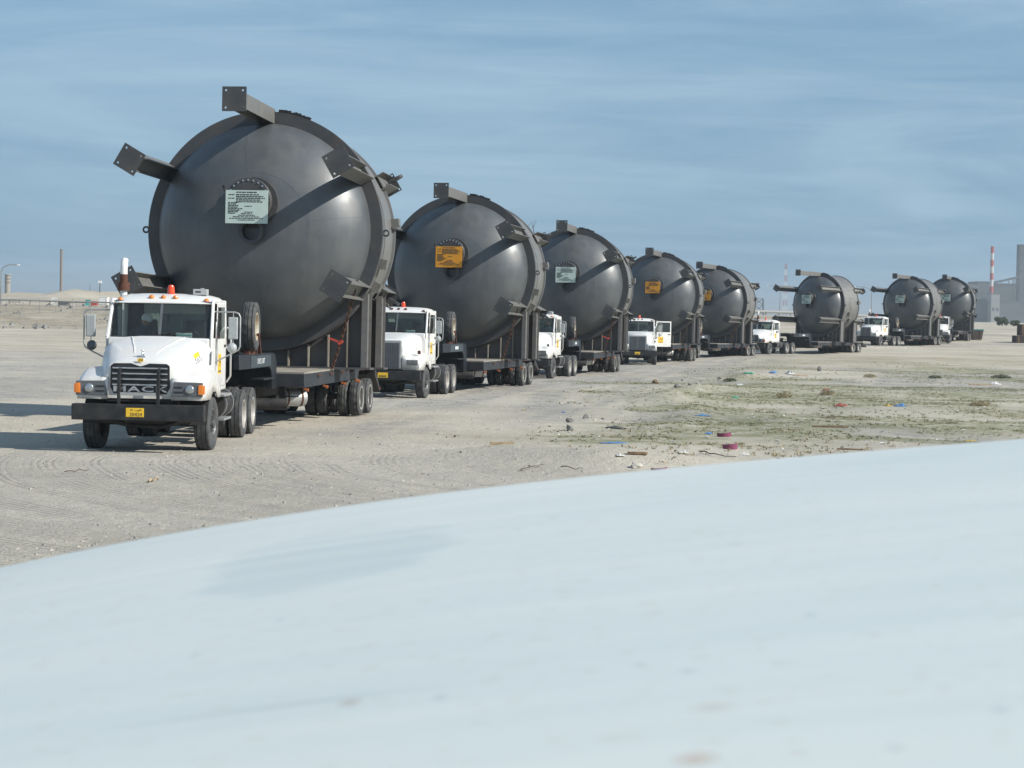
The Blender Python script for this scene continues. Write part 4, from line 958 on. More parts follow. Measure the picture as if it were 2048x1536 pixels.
for i, (X, D, yw, zc_, bd, kd, ty) in enumerate(CONVOY):
    ya = R(yw); ta = R(ty); yt = R({5: 36, 6: 33}.get(i, yw)); s_, c_ = math.sin(yt), math.cos(yt)
    kp = Vector((X - 6 * s_, D - 6 * c_, 0)); bmp = kp - Vector((math.sin(ta), math.cos(ta), 0)) * 5.9
    fa = kp - Vector((math.sin(ta), math.cos(ta), 0)) * 4.65; ra = Vector((X + 4.6 * s_, D + 4.6 * c_, 0))
    zt_ = (gzf(fa.x, fa.y) + gzf(kp.x, kp.y)) / 2; zr_ = (gzf(kp.x, kp.y) + gzf(ra.x, ra.y)) / 2
    pt = math.atan2(gzf(kp.x, kp.y) - gzf(fa.x, fa.y), 4.65)
    dz = max(-.25, min(.12, zc_ - 4.67 - zr_))
    tk = tank((X, D, zr_ + 1.33 + dz), ya, bd, TANK_L[i])
    tr = trailer((kp.x, kp.y, zr_), yt, dz, TRAIL_L[i], spare=i not in (5,), num='LR12 107' if i == 0 else None)
    opt = dict(mack=i == 0, paper=i in (0, 1, 3), roofbox=i in (0, 2), dooropen=i == 3, plate=i in (0, 1, 3), platex=-.05 if i == 0 else 0.0, bx=.06, steer=R(-2))
    tc_ = tractor(kd, (bmp.x + {0: -.08, 5: -.75, 6: .1, 7: .2}.get(i, 0), bmp.y, zt_ - 1.25 * math.tan(pt) - .01), ta, TRUCK_L[i], opt)
    tc_.rotation_euler = (pt, 0, -ta)
    if i in (0, 2):
        sd_ = -1 if i == 0 else 1
        p = person(None, 0, 0, 0, m_cloth, m_navy)
        p.rotation_euler = (R(8) if i == 0 else 0, R(14) if i == 0 else 0, -ta)
        q = tc_.matrix_basis @ Vector((sd_ * .58, 2.85, 1.78 if i == 0 else 1.84)); p.location = q
        tag(p, 'person in dark clothes and white head cloth leaning inside the front truck' if i == 0 else 'person seated at the wheel of the third truck', 'person')
        b = MB(); b.ball((0, -.03, .80), .115, 14, 8, (1, 1.1, .95), z0=-.45); hc = b.build('head_cloth', m_cloth if i == 0 else m_skin, p, 60)
        if i == 2: bpy.data.objects.remove(hc); b = MB(); b.ball((0, -.035, .765), .112, 14, 9, (.9, 1, 1.15)); b.ball((0, -.15, .75), .02, 8, 5); b.build('face', m_skin, p, 60)
        else: b = MB(); b.ball((0, -.05, .75), .10, 14, 9, (.92, 1, 1.15)); b.ball((0, -.155, .74), .02, 8, 5); b.build('face', m_skin, p, 60)
    if i < 5:
        Mt = tr.matrix_basis; Mk = Matrix.Translation(tk.location) @ tk.rotation_euler.to_matrix().to_4x4()
        chain(Mt @ Vector((1.84, 5.6, 1.30 + dz)), Mk @ Vector((2.5, -.75, TZ - 1.2)), 'rusty chain from deck edge up to the lower arm of the %s vessel' % WORD[i])
        if i < 3: chain(Mt @ Vector((1.84, 7.6, 1.25 + dz)), Mk @ Vector((2.56, 2.5, TZ - 1.25)), 'rusty chain beside the rear saddle post of the %s vessel' % WORD[i])
        if i in (0, 2):
            a = Mt @ Vector((1.84, 5.6, 1.30 + dz)); bb = Mk @ Vector((2.5, -.75, TZ - 1.2)); c = a.lerp(bb, .34) - Vector((0, 0, .06))
            b = MB(); b.bar(c + Vector((-.28, 0, .08)), c + Vector((.04, 0, -.02)), .05); b.cyl(c - Vector((.05, 0, .05)), c + Vector((.06, 0, .03)), .05, n=10)
            o = b.build('chain_binder', m_red, None); tag(o, 'red chain binder on the chain of the %s vessel' % WORD[i], 'chain binder', 'red chain binders')
#PART3
# ------------------------------------------------------------------ vehicle the picture is taken from (its bonnet fills the foreground)
EDGE = [(0, 1140), (120, 1108), (270, 1080), (500, 1040), (740, 1005), (1000, 975), (1250, 948), (1500, 920), (1750, 898), (2048, 880)]
HY = 1.8
ex_ = np.array([at(a, b, HY).x for a, b in EDGE]); ez_ = np.array([at(a, b, HY).z for a, b in EDGE])
pc = np.polyfit(ex_, ez_, 3)
def edge_z(x):
    x0 = min(max(x, ex_[0]), ex_[-1]); z = np.polyval(pc, x0); sl = np.polyval(np.polyder(pc), x0)
    d = x - x0
    if d > 0: return z + sl * d - .09 * d * d
    return z + sl * d - .12 * d * d
HXL, HXR = -1.0, 1.75
def hood_pt(x, k):
    """k 0..1 along the bonnet from the windscreen, 1..2 rolling over the nose; the side edges roll down"""
    z = edge_z(x) + .022
    if k <= 1:
        y = .35 + (HY - .35) * k
        if y > 1.3: z -= .0875 * (y - 1.3) ** 2
    else:
        t = k - 1; y = HY + .34 * math.sin(t * PI / 2) ** .9; z -= .022 + .0875 * (y - HY) * (1 - t) + .42 * t ** 2.2
    for e, s in ((HXL, 1), (HXR, -1)):
        d = .22 - abs(x - e)
        if d > 0: z -= .16 * (d / .22) ** 2.5
    return (x, y, z)
xs = np.linspace(HXL, HXR, 80); ks = np.concatenate([np.linspace(0, 1, 30), np.linspace(1.03, 2, 22)])
b = MB(); b.grid([[hood_pt(x, k) for x in xs] for k in ks])
veh = empty('camera_vehicle', (0, 1.0, 0)); tag(veh, 'dusty pale bonnet of the vehicle filling the bottom of the picture', 'vehicle')
def child(b, n, m, **k):
    o = b.build(n, m, veh, **k); o.location = (0, -1.0, 0); return o
m_bon = mat('dusty_pale_bonnet', (0.615, 0.67, 0.635), 0.36, var=0.03, vscale=.9, dirt=(0.67, 0.705, 0.67), dirt_amt=0.6, dscale=1.1, dlo=.38, dhi=.66)
def bonnet_marks(m):
    t = m.node_tree; n = t.nodes; l = t.links; bs = n['Principled BSDF']; src = bs.inputs['Base Color'].links[0].from_socket
    g = n.new('ShaderNodeNewGeometry')
    def spot(c, sx, sy, col, amt, soft=.5, noise=0):
        nonlocal src
        mp = n.new('ShaderNodeMapping'); mp.vector_type = 'POINT'; mp.inputs['Location'].default_value = (-c.x / sx, -c.y / sy, 0); mp.inputs['Scale'].default_value = (1 / sx, 1 / sy, 0)
        l.new(g.outputs['Position'], mp.inputs[0]); ln = n.new('ShaderNodeVectorMath'); ln.operation = 'LENGTH'; l.new(mp.outputs[0], ln.inputs[0])
        v = ln.outputs['Value']
        if noise:
            q = n.new('ShaderNodeTexNoise'); q.inputs['Scale'].default_value = 7; q.inputs['Detail'].default_value = 5; l.new(g.outputs['Position'], q.inputs['Vector'])
            a = n.new('ShaderNodeMath'); a.operation = 'MULTIPLY_ADD'; a.inputs[1].default_value = noise; l.new(q.outputs['Fac'], a.inputs[0]); l.new(v, a.inputs[2]); v = a.outputs[0]
        r = n.new('ShaderNodeMapRange'); r.inputs[1].default_value = 1 - soft + noise * .5; r.inputs[2].default_value = 1 + noise * .5; r.inputs[3].default_value = amt; r.inputs[4].default_value = 0; l.new(v, r.inputs[0])
        x = n.new('ShaderNodeMix'); x.data_type = 'RGBA'; x.inputs['B'].default_value = (*col, 1); l.new(src, x.inputs['A']); l.new(r.outputs[0], x.inputs['Factor']); src = x.outputs['Result']
    def P(px, py):
        d = at(px, py, 1.0); lo, hi = .4, 2.0
        for _ in range(30):
            mid = (lo + hi) / 2; p = at(px, py, mid)
            if p.z > edge_z(p.x) + .022 - (.0875 * max(0, mid - 1.3) ** 2): lo = mid
            else: hi = mid
        return at(px, py, lo)
    spot(P(620, 1110), .075, .16, (.52, .58, .575), .7, .2, 1.8)
    spot(P(1392, 1517), .009, .012, (.42, .25, .13), .75, .9)
    spot(P(1425, 1415), .010, .012, (.42, .36, .26), .5, .9)
    spot(P(700, 1405), .006, .010, (.35, .27, .2), .6, .9)
    spot(P(560, 1412), .075, .008, (.50, .54, .53), .6, .8, .6)
    for a, c in ((1375, 1343), (1105, 1035), (2000, 1420), (1035, 1057), (1280, 1330), (1620, 1230), (1790, 1495), (390, 1310), (560, 1240), (880, 1395)): spot(P(a, c), .004, .008, (.33, .37, .38), .40, .9)
    # long faint wiping streaks
    mp = n.new('ShaderNodeMapping'); mp.inputs['Scale'].default_value = (2.2, 22, 1); mp.inputs['Rotation'].default_value = (0, 0, R(-5)); l.new(g.outputs['Position'], mp.inputs[0])
    q = n.new('ShaderNodeTexNoise'); q.inputs['Scale'].default_value = 1.0; q.inputs['Detail'].default_value = 6; l.new(mp.outputs[0], q.inputs['Vector'])
    r = n.new('ShaderNodeMapRange'); r.inputs[1].default_value = .42; r.inputs[2].default_value = .68; r.inputs[3].default_value = 0; r.inputs[4].default_value = .4; l.new(q.outputs['Fac'], r.inputs[0])
    x = n.new('ShaderNodeMix'); x.data_type = 'RGBA'; x.inputs['B'].default_value = (.74, .76, .71, 1); l.new(src, x.inputs['A']); l.new(r.outputs[0], x.inputs['Factor'])
    q = n.new('ShaderNodeTexNoise'); q.inputs['Scale'].default_value = 90; q.inputs['Detail'].default_value = 3; l.new(g.outputs['Position'], q.inputs['Vector'])
    r = n.new('ShaderNodeMapRange'); r.inputs[1].default_value = .58; r.inputs[2].default_value = .74; r.inputs[4].default_value = .5; l.new(q.outputs['Fac'], r.inputs[0])
    y2 = n.new('ShaderNodeMix'); y2.data_type = 'RGBA'; y2.inputs['B'].default_value = (.56, .55, .48, 1); l.new(x.outputs['Result'], y2.inputs['A']); l.new(r.outputs[0], y2.inputs['Factor'])
    l.new(y2.outputs['Result'], bs.inputs['Base Color'])
bonnet_marks(m_bon)
child(b, 'bonnet', m_bon, angle=60, solid=.01)
b = MB(); b.box(HXL + .03, HXR - .03, .3, 1.95, .95, 2.15); child(b, 'body', m_bon, angle=0, bevel=.05)
b = MB(); b.box(HXL - .05, HXR + .05, 1.95, 2.2, .75, 1.15); child(b, 'bumper', m_black, angle=0, bevel=.04)
for x in (HXL + .17, HXR - .17):
    o = wheel(veh, 1.0, 0, .525, 'ft', 'fr'); o.location = (x, .15, .525 + gzf(x, 1.15))

# ------------------------------------------------------------------ litter, stones and growth on the near ground
def clod(name, px, py, size, m, label, cat, sc=(1, 1, .7), seed=0, group=None):
    r_ = random.Random(seed); p = onground(px, py); bm = bmesh.new(); bmesh.ops.create_icosphere(bm, subdivisions=2, radius=size / 2)
    ax = [Vector((r_.uniform(-1, 1), r_.uniform(-1, 1), r_.uniform(-1, 1))).normalized() for _ in range(9)]
    for v in bm.verts:
        d = v.co.normalized(); f = 1.0
        for a in ax:
            k = d.dot(a)
            if k > .62: f = min(f, .62 / k)
        v.co = Vector((d.x * sc[0], d.y * sc[1], d.z * sc[2])) * size / 2 * f * r_.uniform(.93, 1.07)
    me = bpy.data.meshes.new(name); bm.to_mesh(me); bm.free(); me.materials.append(m)
    o = put(name, me); o.location = p + Vector((0, 0, size * sc[2] * .22)); o.rotation_euler = (0, 0, r_.uniform(0, 6)); tag(o, label, cat, group); return o
def plank(name, px, py, ln, wd, th, ang, m, label, cat='plank', tilt=0.0):
    p = onground(px, py); b = MB(); n = 6
    r_ = random.Random(int(px)); rows = []
    for i in range(n + 1):
        x = -ln / 2 + ln * i / n; w_ = wd / 2 * r_.uniform(.9, 1.05); h_ = th * r_.uniform(.9, 1.05)
        rows.append([(x, -w_, 0), (x, w_, 0), (x, w_, h_), (x, -w_, h_)])
    b.grid(rows, closeu=True); b.add(rows[0], [(0, 1, 2, 3)]); b.add(rows[-1], [(0, 1, 2, 3)])
    o = b.build(name, m, None, 0, bevel=.004); o.location = p + Vector((0, 0, .005)); o.rotation_euler = (0, R(tilt), R(ang)); tag(o, label, cat); return o
def stick(px0, py0, px1, py1, r, m, label, lift=.03):
    a = onground(px0, py0, lift); c = onground(px1, py1, lift); n = 7; r_ = random.Random(int(px0)); P = []
    for i in range(n + 1):
        p = a.lerp(c, i / n); p.z = gzf(p.x, p.y) + lift + r_.uniform(-.01, .03); p.y += r_.uniform(-.04, .04); P.append(p)
    b = MB(); b.tube([p - a for p in P], [r * (1 - .5 * i / n) for i in range(n + 1)], 6); o = b.build('stick', m, None, 60); o.location = a; tag(o, label, 'stick'); return o
def rag(px, py, w_, h_, m, label, cat='cloth', seed=0, name='rag'):
    r_ = random.Random(seed + int(px)); p = onground(px, py); n, q = 12, 7; rows = []
    for i in range(q + 1):
        row = []
        for j in range(n + 1):
            x = (j / n - .5) * w_; y = (i / q - .5) * h_ * 3.0; e = max(0, 1 - (2 * j / n - 1) ** 2) * max(0, 1 - (2 * i / q - 1) ** 2)
            row.append((x + r_.uniform(-.1, .1) * w_ * .3, y + r_.uniform(-.1, .1) * h_, .012 + e * h_ * r_.choice((.1, .4, .9, .2)) * r_.uniform(.5, 1.1)))
        rows.append(row)
    b = MB(); b.grid(rows); o = b.build(name, m, None, 80, solid=.006); o.location = p; o.rotation_euler = (0, 0, r_.uniform(-.4, .4)); tag(o, label, cat); return o
def band(px, py, rad, h_, m, label, a0=200, a1=340):
    p = onground(px, py); b = MB(); ro = []; n = 14
    for k in range(n + 1):
        t = R(a0 + (a1 - a0) * k / n); c_, s_ = math.cos(t), math.sin(t); ro.append([(rad * c_, rad * s_ * .8, 0), (rad * c_ * 1.02, rad * s_ * .82, h_), ((rad - .02) * c_, (rad - .02) * s_ * .8, h_), ((rad - .02) * c_, (rad - .02) * s_ * .8, 0)])
    b.grid(ro, closeu=True); b.add(ro[0], [(0, 1, 2, 3)]); b.add(ro[-1], [(0, 1, 2, 3)]); o = b.build('plastic_band', m, None, 40); o.location = p; o.rotation_euler = (R(6), R(-5), 0)
    tag(o, label, 'plastic band', 'purple plastic bands'); return o
m_purple = mat('purple_plastic', (0.20, 0.045, 0.10), .6); m_blue = mat('blue_plastic', (0.08, 0.21, 0.43), .6); m_green = mat('green_plastic', (0.05, 0.32, 0.19), .5)
m_stone = mat('grey_stone', (0.20, 0.195, 0.18), .9, var=.3, bump=.4, bscale=25); m_pale = mat('pale_stone', (0.46, 0.43, 0.37), .9, var=.2, bump=.3, bscale=25)
m_timber = mat('old_timber', (0.20, 0.13, 0.075), .85, var=.35, vscale=9); m_tan = mat('pale_timber', (0.36, 0.27, 0.17), .85, var=.3, vscale=9)
m_twig = mat('dark_twig', (0.10, 0.075, 0.055), .9, var=.3); m_bag = mat('white_plastic_bag', (0.66, 0.66, 0.63), .5); m_ragred = mat('faded_red_cloth', (0.33, 0.07, 0.06), .9)
m_yel = mat('yellow_plastic', (0.65, 0.45, 0.05), .5)
band(1448, 873, .17, .10, m_purple, 'purple plastic band lying beside a blue scrap, the farther of two')
band(1460, 898, .16, .12, m_purple, 'purple plastic band standing on sand, nearer of the pair')
band(1318, 941, .15, .06, m_purple, 'purple plastic band half hidden by the bonnet edge')
rag(1417, 868, .16, .07, m_blue, 'small blue scrap beside the farther purple band', seed=1)
rag(1228, 887, .60, .04, m_blue, 'long flat blue plastic strip on bare sand', 'plastic strip', 2, 'plastic_strip')
rag(1127, 825, .12, .05, m_blue, 'tiny blue scrap at the end of the dark gravel strip', seed=3)
rag(1546, 746, .42, .22, m_blue, 'blue plastic scrap beside the green sheet', 'plastic', 4, 'plastic_scrap')
rag(1497, 747, .55, .16, m_green, 'green plastic sheet lying among stones near the convoy', 'plastic', 5, 'plastic_sheet')
rag(1800, 813, .40, .14, m_blue, 'blue plastic scrap next to a yellow one on the grass', 'plastic', 6, 'plastic_scrap')
rag(1775, 812, .16, .10, m_yel, 'small yellow plastic scrap beside a blue one', 'plastic', 7, 'plastic_scrap')
rag(1682, 812, .45, .12, m_ragred, 'faded dark red rag lying on the grass', seed=8)
rag(1652, 780, .3, .10, m_ragred, 'small red rag beyond the dark red one', seed=9)
rag(1405, 832, .45, .06, m_blue, 'blue and dark scrap at the right end of the gravel strip', 'plastic', 10, 'plastic_scrap')
rag(1470, 796, .25, .07, m_green, 'teal scrap near the middle of the stony patch', 'plastic', 11, 'plastic_scrap')
rag(1365, 906, .22, .07, m_bag, 'white plastic bag beside a long stick', 'plastic bag', 12, 'plastic_bag')
rag(1240, 912, .14, .05, m_bag, 'small white plastic scrap left of the brown plank', 'plastic bag', 13, 'plastic_bag')
rag(1580, 748, .5, .25, m_bag, 'pale rag heap right of the blue scrap', 'cloth', 14)
rag(1478, 770, .35, .14, m_bag, 'white bag among stones near the track', 'plastic bag', 15, 'plastic_bag')
rag(1990, 769, .6, .2, m_bag, 'pale plastic heap beside the dark shrub', 'plastic bag', 16, 'plastic_bag')
rag(1490, 910, .2, .05, m_bag, 'flattened white bag near the bonnet edge', 'plastic bag', 17, 'plastic_bag')
rag(1940, 882, .3, .03, m_yel, 'flat yellow strip close above the bonnet', 'plastic strip', 18, 'plastic_strip')
clod('rock', 1139, 845, .24, m_stone, 'dark pointed rock, middle of a group of three', 'rock', (1, .9, .8), 1, 'three dark rocks')
clod('rock', 1139, 862, .26, m_stone, 'dark pointed rock nearest the camera in a group of three', 'rock', (1.1, .8, .9), 2, 'three dark rocks')
clod('rock', 1172, 837, .24, m_stone, 'dark rock farthest right in a group of three', 'rock', (1.2, .8, .9), 3, 'three dark rocks')
clod('stone', 1272, 935, .24, m_pale, 'pale stone lying just above the bonnet edge', 'stone', (1.2, 1, .6), 4)
clod('stone', 1231, 858, .36, m_stone, 'long flat grey stone on bare sand', 'stone', (1.9, .7, .4), 5)
clod('stone', 1310, 767, .32, m_timber, 'brown lump lying alone on the grey track', 'stone', (1.4, .8, .8), 6)
clod('stone', 1356, 775, .34, m_stone, 'grey stone at the edge of the track near the stony patch', 'stone', (1.2, .9, .8), 7)
clod('stone', 1638, 742, .4, m_stone, 'small upright stone beyond the blue scrap', 'stone', (.8, .8, 1.1), 8)
for k, (px, py, s_, lb) in enumerate([(1380, 770, .2, 'small grey stone between two pale ones on the track edge'), (1395, 768, .18, 'small pale stone right of the grey ones at the track edge'), (1365, 762, .22, 'grey stone farthest back in the little row at the track edge'),
        (1120, 836, .1, 'tiny pale stone left of the three dark rocks'), (1205, 838, .1, 'tiny grey stone right of the three dark rocks'), (1190, 841, .12, 'small pale stone close right of the three dark rocks'), (1440, 758, .25, 'pale stone below the green sheet'),
        (870, 934, .05, 'tiny pebble on bare sand left of the mound'), (700, 990, .06, 'pebble on the tyre tracks right of the front truck'), (610, 975, .05, 'tiny grey pebble on the tyre tracks'), (300, 930, .05, 'tiny pale pebble just in front of the leading truck')]):
    clod('stone', px, py, s_, m_pale if k % 2 else m_stone, lb, 'stone', (1.2, .9, .7), 20 + k, 'small loose stones')
plank('timber_block', 1004, 893, .50, .10, .09, 4, m_tan, 'squared timber block with broken end lying on sand', 'timber')
plank('plank', 1275, 909, .36, .09, .045, -3, m_timber, 'short brown plank on sand above the bonnet')
plank('plank', 1600, 752, .8, .12, .05, 12, m_tan, 'pale board lying in front of the far convoy')
plank('plank', 1660, 855, .9, .07, .04, -6, m_timber, 'long dark board lying in the grass')
plank('plank', 1960, 770, 1.1, .14, .06, 8, m_tan, 'pale board near the dark shrub')
plank('plank', 1700, 900, .55, .05, .03, -8, m_timber, 'thin dark lath close above the bonnet')
stick(1400, 906, 1472, 917, .014, m_twig, 'long thin dark stick beside the white bag')
stick(1044, 943, 1088, 932, .010, m_twig, 'crooked stick at the foot of the sand mound')
stick(1122, 938, 1165, 942, .010, m_twig, 'curved stick on the sand mound')
stick(1318, 928, 1336, 930, .012, m_tan, 'short pale twig left of the long stick')
stick(1640, 838, 1690, 837, .015, m_twig, 'dark stick lying above the long board in the grass')
stick(130, 948, 178, 944, .010, m_twig, 'bent twig on the tyre tracks')
stick(296, 966, 316, 962, .022, m_tan, 'short pale splinter on the tyre tracks')

# low growth: blades and leaves, nobody could count them
gi = lambda A, x, y: A[np.clip(np.searchsorted(gy, y), 0, ny - 1), np.clip(np.searchsorted(gx, x), 0, nx - 1)]
def blades(name, pts, hmin, hmax, m, label, nb=7, spread=.12):
    n = len(pts); V = []; Fc = []
    a = rng.uniform(0, 2 * PI, (n, nb)); ln = rng.uniform(hmin, hmax, (n, nb)); sp = rng.uniform(.2, 1, (n, nb)) * spread; wd = rng.uniform(.006, .014, (n, nb)) * (hmax / .1) ** .4
    bx = pts[:, 0, None] + np.cos(a) * sp * .4; by = pts[:, 1, None] + np.sin(a) * sp * .4; bz = np.repeat(pts[:, 2, None], nb, 1) - .01
    tx = bx + np.cos(a) * (sp + ln * .5); ty = by + np.sin(a) * (sp + ln * .5); tz = bz + ln
    ox, oy = -np.sin(a) * wd, np.cos(a) * wd
    mx_, my_, mz_ = (bx + tx) / 2 - np.cos(a) * ln * .1, (by + ty) / 2 - np.sin(a) * ln * .1, bz + ln * .62
    v = np.stack([np.stack([bx - ox, by - oy, bz], -1), np.stack([bx + ox, by + oy, bz], -1), np.stack([mx_ + ox, my_ + oy, mz_], -1), np.stack([mx_ - ox, my_ - oy, mz_], -1), np.stack([tx, ty, tz], -1)], 2).reshape(-1, 3)
    k = np.arange(n * nb) * 5
    me = bpy.data.meshes.new(name); me.from_pydata(v.tolist(), [], np.stack([k, k + 1, k + 2, k + 3], 1).tolist() + np.stack([k + 3, k + 2, k + 4], 1).tolist()); me.materials.append(m)
    o = put(name, me); tag(o, label, 'grass', kind='stuff'); return o
m_grass = mat('desert_grass', (0.105, 0.125, 0.040), .8, var=.35, vscale=1.5, dirt=(0.26, 0.22, 0.12), dirt_amt=.9, dscale=.8, dlo=.40, dhi=.62); m_dry = mat('dry_grass', (0.28, 0.23, 0.13), .9, var=.3, vscale=3)
Np = 60000
y_ = 24 + (125 - 24) * rng.random(Np) ** 1.25; x_ = rng.uniform(-.06, .275, Np) * y_
g_ = gi(green, x_, y_); keep = rng.random(Np) < np.clip(g_, 0, 1) ** 1.3 * np.clip(fbm(x_ / 1.1 + 9, y_ / 1.6, 4) * 6 + .45, 0, 1)
x_, y_ = x_[keep], y_[keep]; pts = np.stack([x_, y_, gz(x_, y_)], 1)
blades('grass', pts[:10000], .012, .05, m_grass, 'thin green desert grass spread over the sand on the right', 7, .07)
Np = 14000; y_ = 24 + 130 * rng.random(Np) ** 1.3; x_ = rng.uniform(-.12, .275, Np) * y_; keep = (lane(x_, y_) > 5) & (y_ > 38) & (fbm(x_ / 3 + 70, y_ / 5, 4) > .09)
x_, y_ = x_[keep], y_[keep]; pts = np.stack([x_, y_, gz(x_, y_)], 1)
blades('dry_grass', pts[:900], .02, .08, m_dry, 'dry straw tufts scattered between the green growth', 6, .10)
Np = 26000; y_ = 20 + 90 * rng.random(Np) ** 1.5; x_ = rng.uniform(-.27, .27, Np) * y_
V = []; Fc = []; tt = np.array([(1, 0, 0), (-.5, .8, 0), (-.5, -.8, 0), (0, 0, .7)]); sel = np.where((rng.random(Np) < .25 + .75 * np.clip(gi(gravel, x_, y_), 0, 1)) & (fbm(x_ / 2, y_ / 3, 4) > -.02))[0][:7000]
for i in sel:
    s_ = .012 + .035 * random.random() ** 3; c_, q_ = math.cos(i), math.sin(i); z_ = 0
    k = len(V); V += [(x_[i] + s_ * (a * c_ - b_ * q_), y_[i] + s_ * (a * q_ + b_ * c_), c2 * s_ - .002) for a, b_, c2 in tt]; Fc += [(k, k + 1, k + 3), (k + 1, k + 2, k + 3), (k + 2, k, k + 3)]
V = np.array(V); V[:, 2] += gz(V[:, 0], V[:, 1])
me = bpy.data.meshes.new('gravel'); me.from_pydata(V.tolist(), [], Fc); me.materials.append(mat('mixed_pebbles', (0.31, 0.29, 0.26), .9, var=.5, vscale=3)); tag(put('gravel', me), 'loose gravel and pebbles strewn over the sand', kind='stuff')
V = []; Fc = []
for k in range(420):
    D = 38 + 110 * random.random() ** 1.3; x = random.uniform(.02, .26) * D
    if lane(x, D) < 5: continue
    s_ = random.uniform(.02, .09); c_, q_ = math.cos(k), math.sin(k); i = len(V); zz = gzf(x, D) + .01
    V += [(x + s_ * c_, D + s_ * q_, zz), (x - s_ * q_ * .6, D + s_ * c_ * .6, zz + s_ * .5), (x - s_ * c_, D - s_ * q_, zz + .01), (x + s_ * q_ * .6, D - s_ * c_ * .6, zz + s_ * .3)]; Fc += [(i, i + 1, i + 2), (i, i + 2, i + 3)]
me = bpy.data.meshes.new('litter'); me.from_pydata(V, [], Fc); me.materials.append(mat('sun_bleached_scraps', (0.6, 0.6, 0.57), .7, var=.4, vscale=.7)); tag(put('litter', me), 'tiny bleached scraps of litter strewn over the waste ground', kind='stuff')
V = []; Fc = []
for k in range(900):
    px = random.uniform(-30, 330); x = (px - 1024) / FPX; D = random.uniform(214, 250); x *= D; s_ = .1 + .5 * random.random() ** 4; c_, q_ = math.cos(k), math.sin(k)
    if fbm(np.array([x / 6]), np.array([D / 6]))[0] < 0: continue
    i = len(V); zz = gzf(x, D); V += [(x + s_ * (a * c_ - b_ * q_), D + s_ * (a * q_ + b_ * c_), zz + c2 * s_ - .03) for a, b_, c2 in tt]; Fc += [(i, i + 1, i + 3), (i + 1, i + 2, i + 3), (i + 2, i, i + 3)]
me = bpy.data.meshes.new('rubble'); me.from_pydata(V, [], Fc); me.materials.append(m_stone); tag(put('rubble', me), 'broken stones lying over the embankment slope', kind='stuff')
def shrub(px, py, w_, h_, m, label, seed, n=500, bare=False):
    h_ *= .6; r_ = random.Random(seed); p = onground(px, py); t = empty('shrub', p); tag(t, label, 'shrub', 'low desert shrubs')
    b = MB()
    for k in range(7):
        a = r_.uniform(0, 6.28); b.tube([(0, 0, 0), (math.cos(a) * w_ * .2, math.sin(a) * w_ * .2, h_ * .4), (math.cos(a) * w_ * .4, math.sin(a) * w_ * .4, h_ * r_.uniform(.6, .9))], [.012, .008, .004], 4)
    b.build('stem', m_twig, t, 60); b = MB()
    for k in range(n):
        a = r_.uniform(0, 6.28); rr_ = w_ / 2 * math.sqrt(r_.random()); z = h_ * r_.uniform(.1, 1) * (1 - (2 * rr_ / w_) ** 2 * .6); c_ = Vector((rr_ * math.cos(a), rr_ * math.sin(a), z)); d = Vector((r_.uniform(-1, 1), r_.uniform(-1, 1), r_.uniform(0, 1))) * .05; e = Vector((r_.uniform(-1, 1), r_.uniform(-1, 1), r_.uniform(-1, 1))) * .018
        b.add([c_, c_ + d * .5 + e, c_ + d, c_ + d * .5 - e], [(0, 1, 2, 3)])
    b.build('foliage', m, t, 0); return t
m_shrub = mat('dark_shrub_leaves', (0.055, 0.075, 0.028), .8, var=.3, vscale=4)
shrub(2002, 757, 1.1, .38, m_shrub, 'dark green shrub near the right edge of the picture', 1, 900)
shrub(1870, 757, .7, .28, m_shrub, 'small green shrub left of the dark one', 3)
shrub(1655, 790, .6, .4, m_dry, 'dry straw coloured shrub beside the small red rag', 4)
shrub(1568, 796, .6, .35, m_dry, 'dry straw coloured shrub left of the red rag', 5)
shrub(1960, 812, .7, .3, m_dry, 'broad dry shrub above the green grass strip', 6)
shrub(1740, 755, .7, .3, m_dry, 'dry shrub in front of the seventh truck', 8)
shrub(1460, 763, .6, .3, m_shrub, 'small green shrub among stones below the green sheet', 9)

# ------------------------------------------------------------------ far things on the left
m_conc = mat('dusty_concrete', (0.30, 0.28, 0.24), .9, var=.15); m_farsteel = mat('far_steel', (0.10, 0.11, 0.12), .6, var=.15); m_rail = mat('galvanised_rail', (0.28, 0.28, 0.27), .6, .3)
m_plant = mat('plant_cladding', (0.11, 0.12, 0.13), .8, var=.12, vscale=.1); m_plantpale = mat('pale_plant_cladding', (0.30, 0.30, 0.29), .8, var=.12, vscale=.1)
m_bandwhite = mat('grimy_white_band', (0.5, 0.5, 0.49), .7)
m_stackbrown = mat('brown_stack', (0.20, 0.165, 0.14), .8, var=.2); m_whitepaint = mat('white_paint', (0.72, 0.72, 0.70), .6); m_redpaint = mat('red_band_paint', (0.36, 0.06, 0.05), .6)
def lamp_post(px, ytop, ybase, D, arm, label, yb=None):
    top = at(px, ytop, D); zb = gzf(top.x, top.y); t = empty('street_lamp', (top.x, top.y, zb)); tag(t, label, 'street lamp', 'street lamps on the far road')
    h = max(top.z - zb, 3); b = MB(); pts = [(0, 0, 0), (0, 0, h * .8)] + [(arm * (1 - math.cos(k * PI / 12)), 0, h * .8 + h * .2 * math.sin(k * PI / 12)) for k in range(1, 7)] + [(arm * 1.6, 0, h)]
    b.tube(pts, [.12, .08] + [.06] * 7, 8); b.build('pole', m_rail, t, 60)
    b = MB(); b.box(arm * 1.55 - (.35 if arm < 0 else 0), arm * 1.55 + (.35 if arm > 0 else 0), -.15, .15, h - .1, h + .05); b.build('lamp_head', m_whitepaint, t, 0, bevel=.03); return t
lamp_post(3, 529, 608, 262, 1.3, 'curved street lamp at the left edge of the picture')
lamp_post(1561, 572, 620, 420, -1.6, 'street lamp left of the vessel with pale barrel')
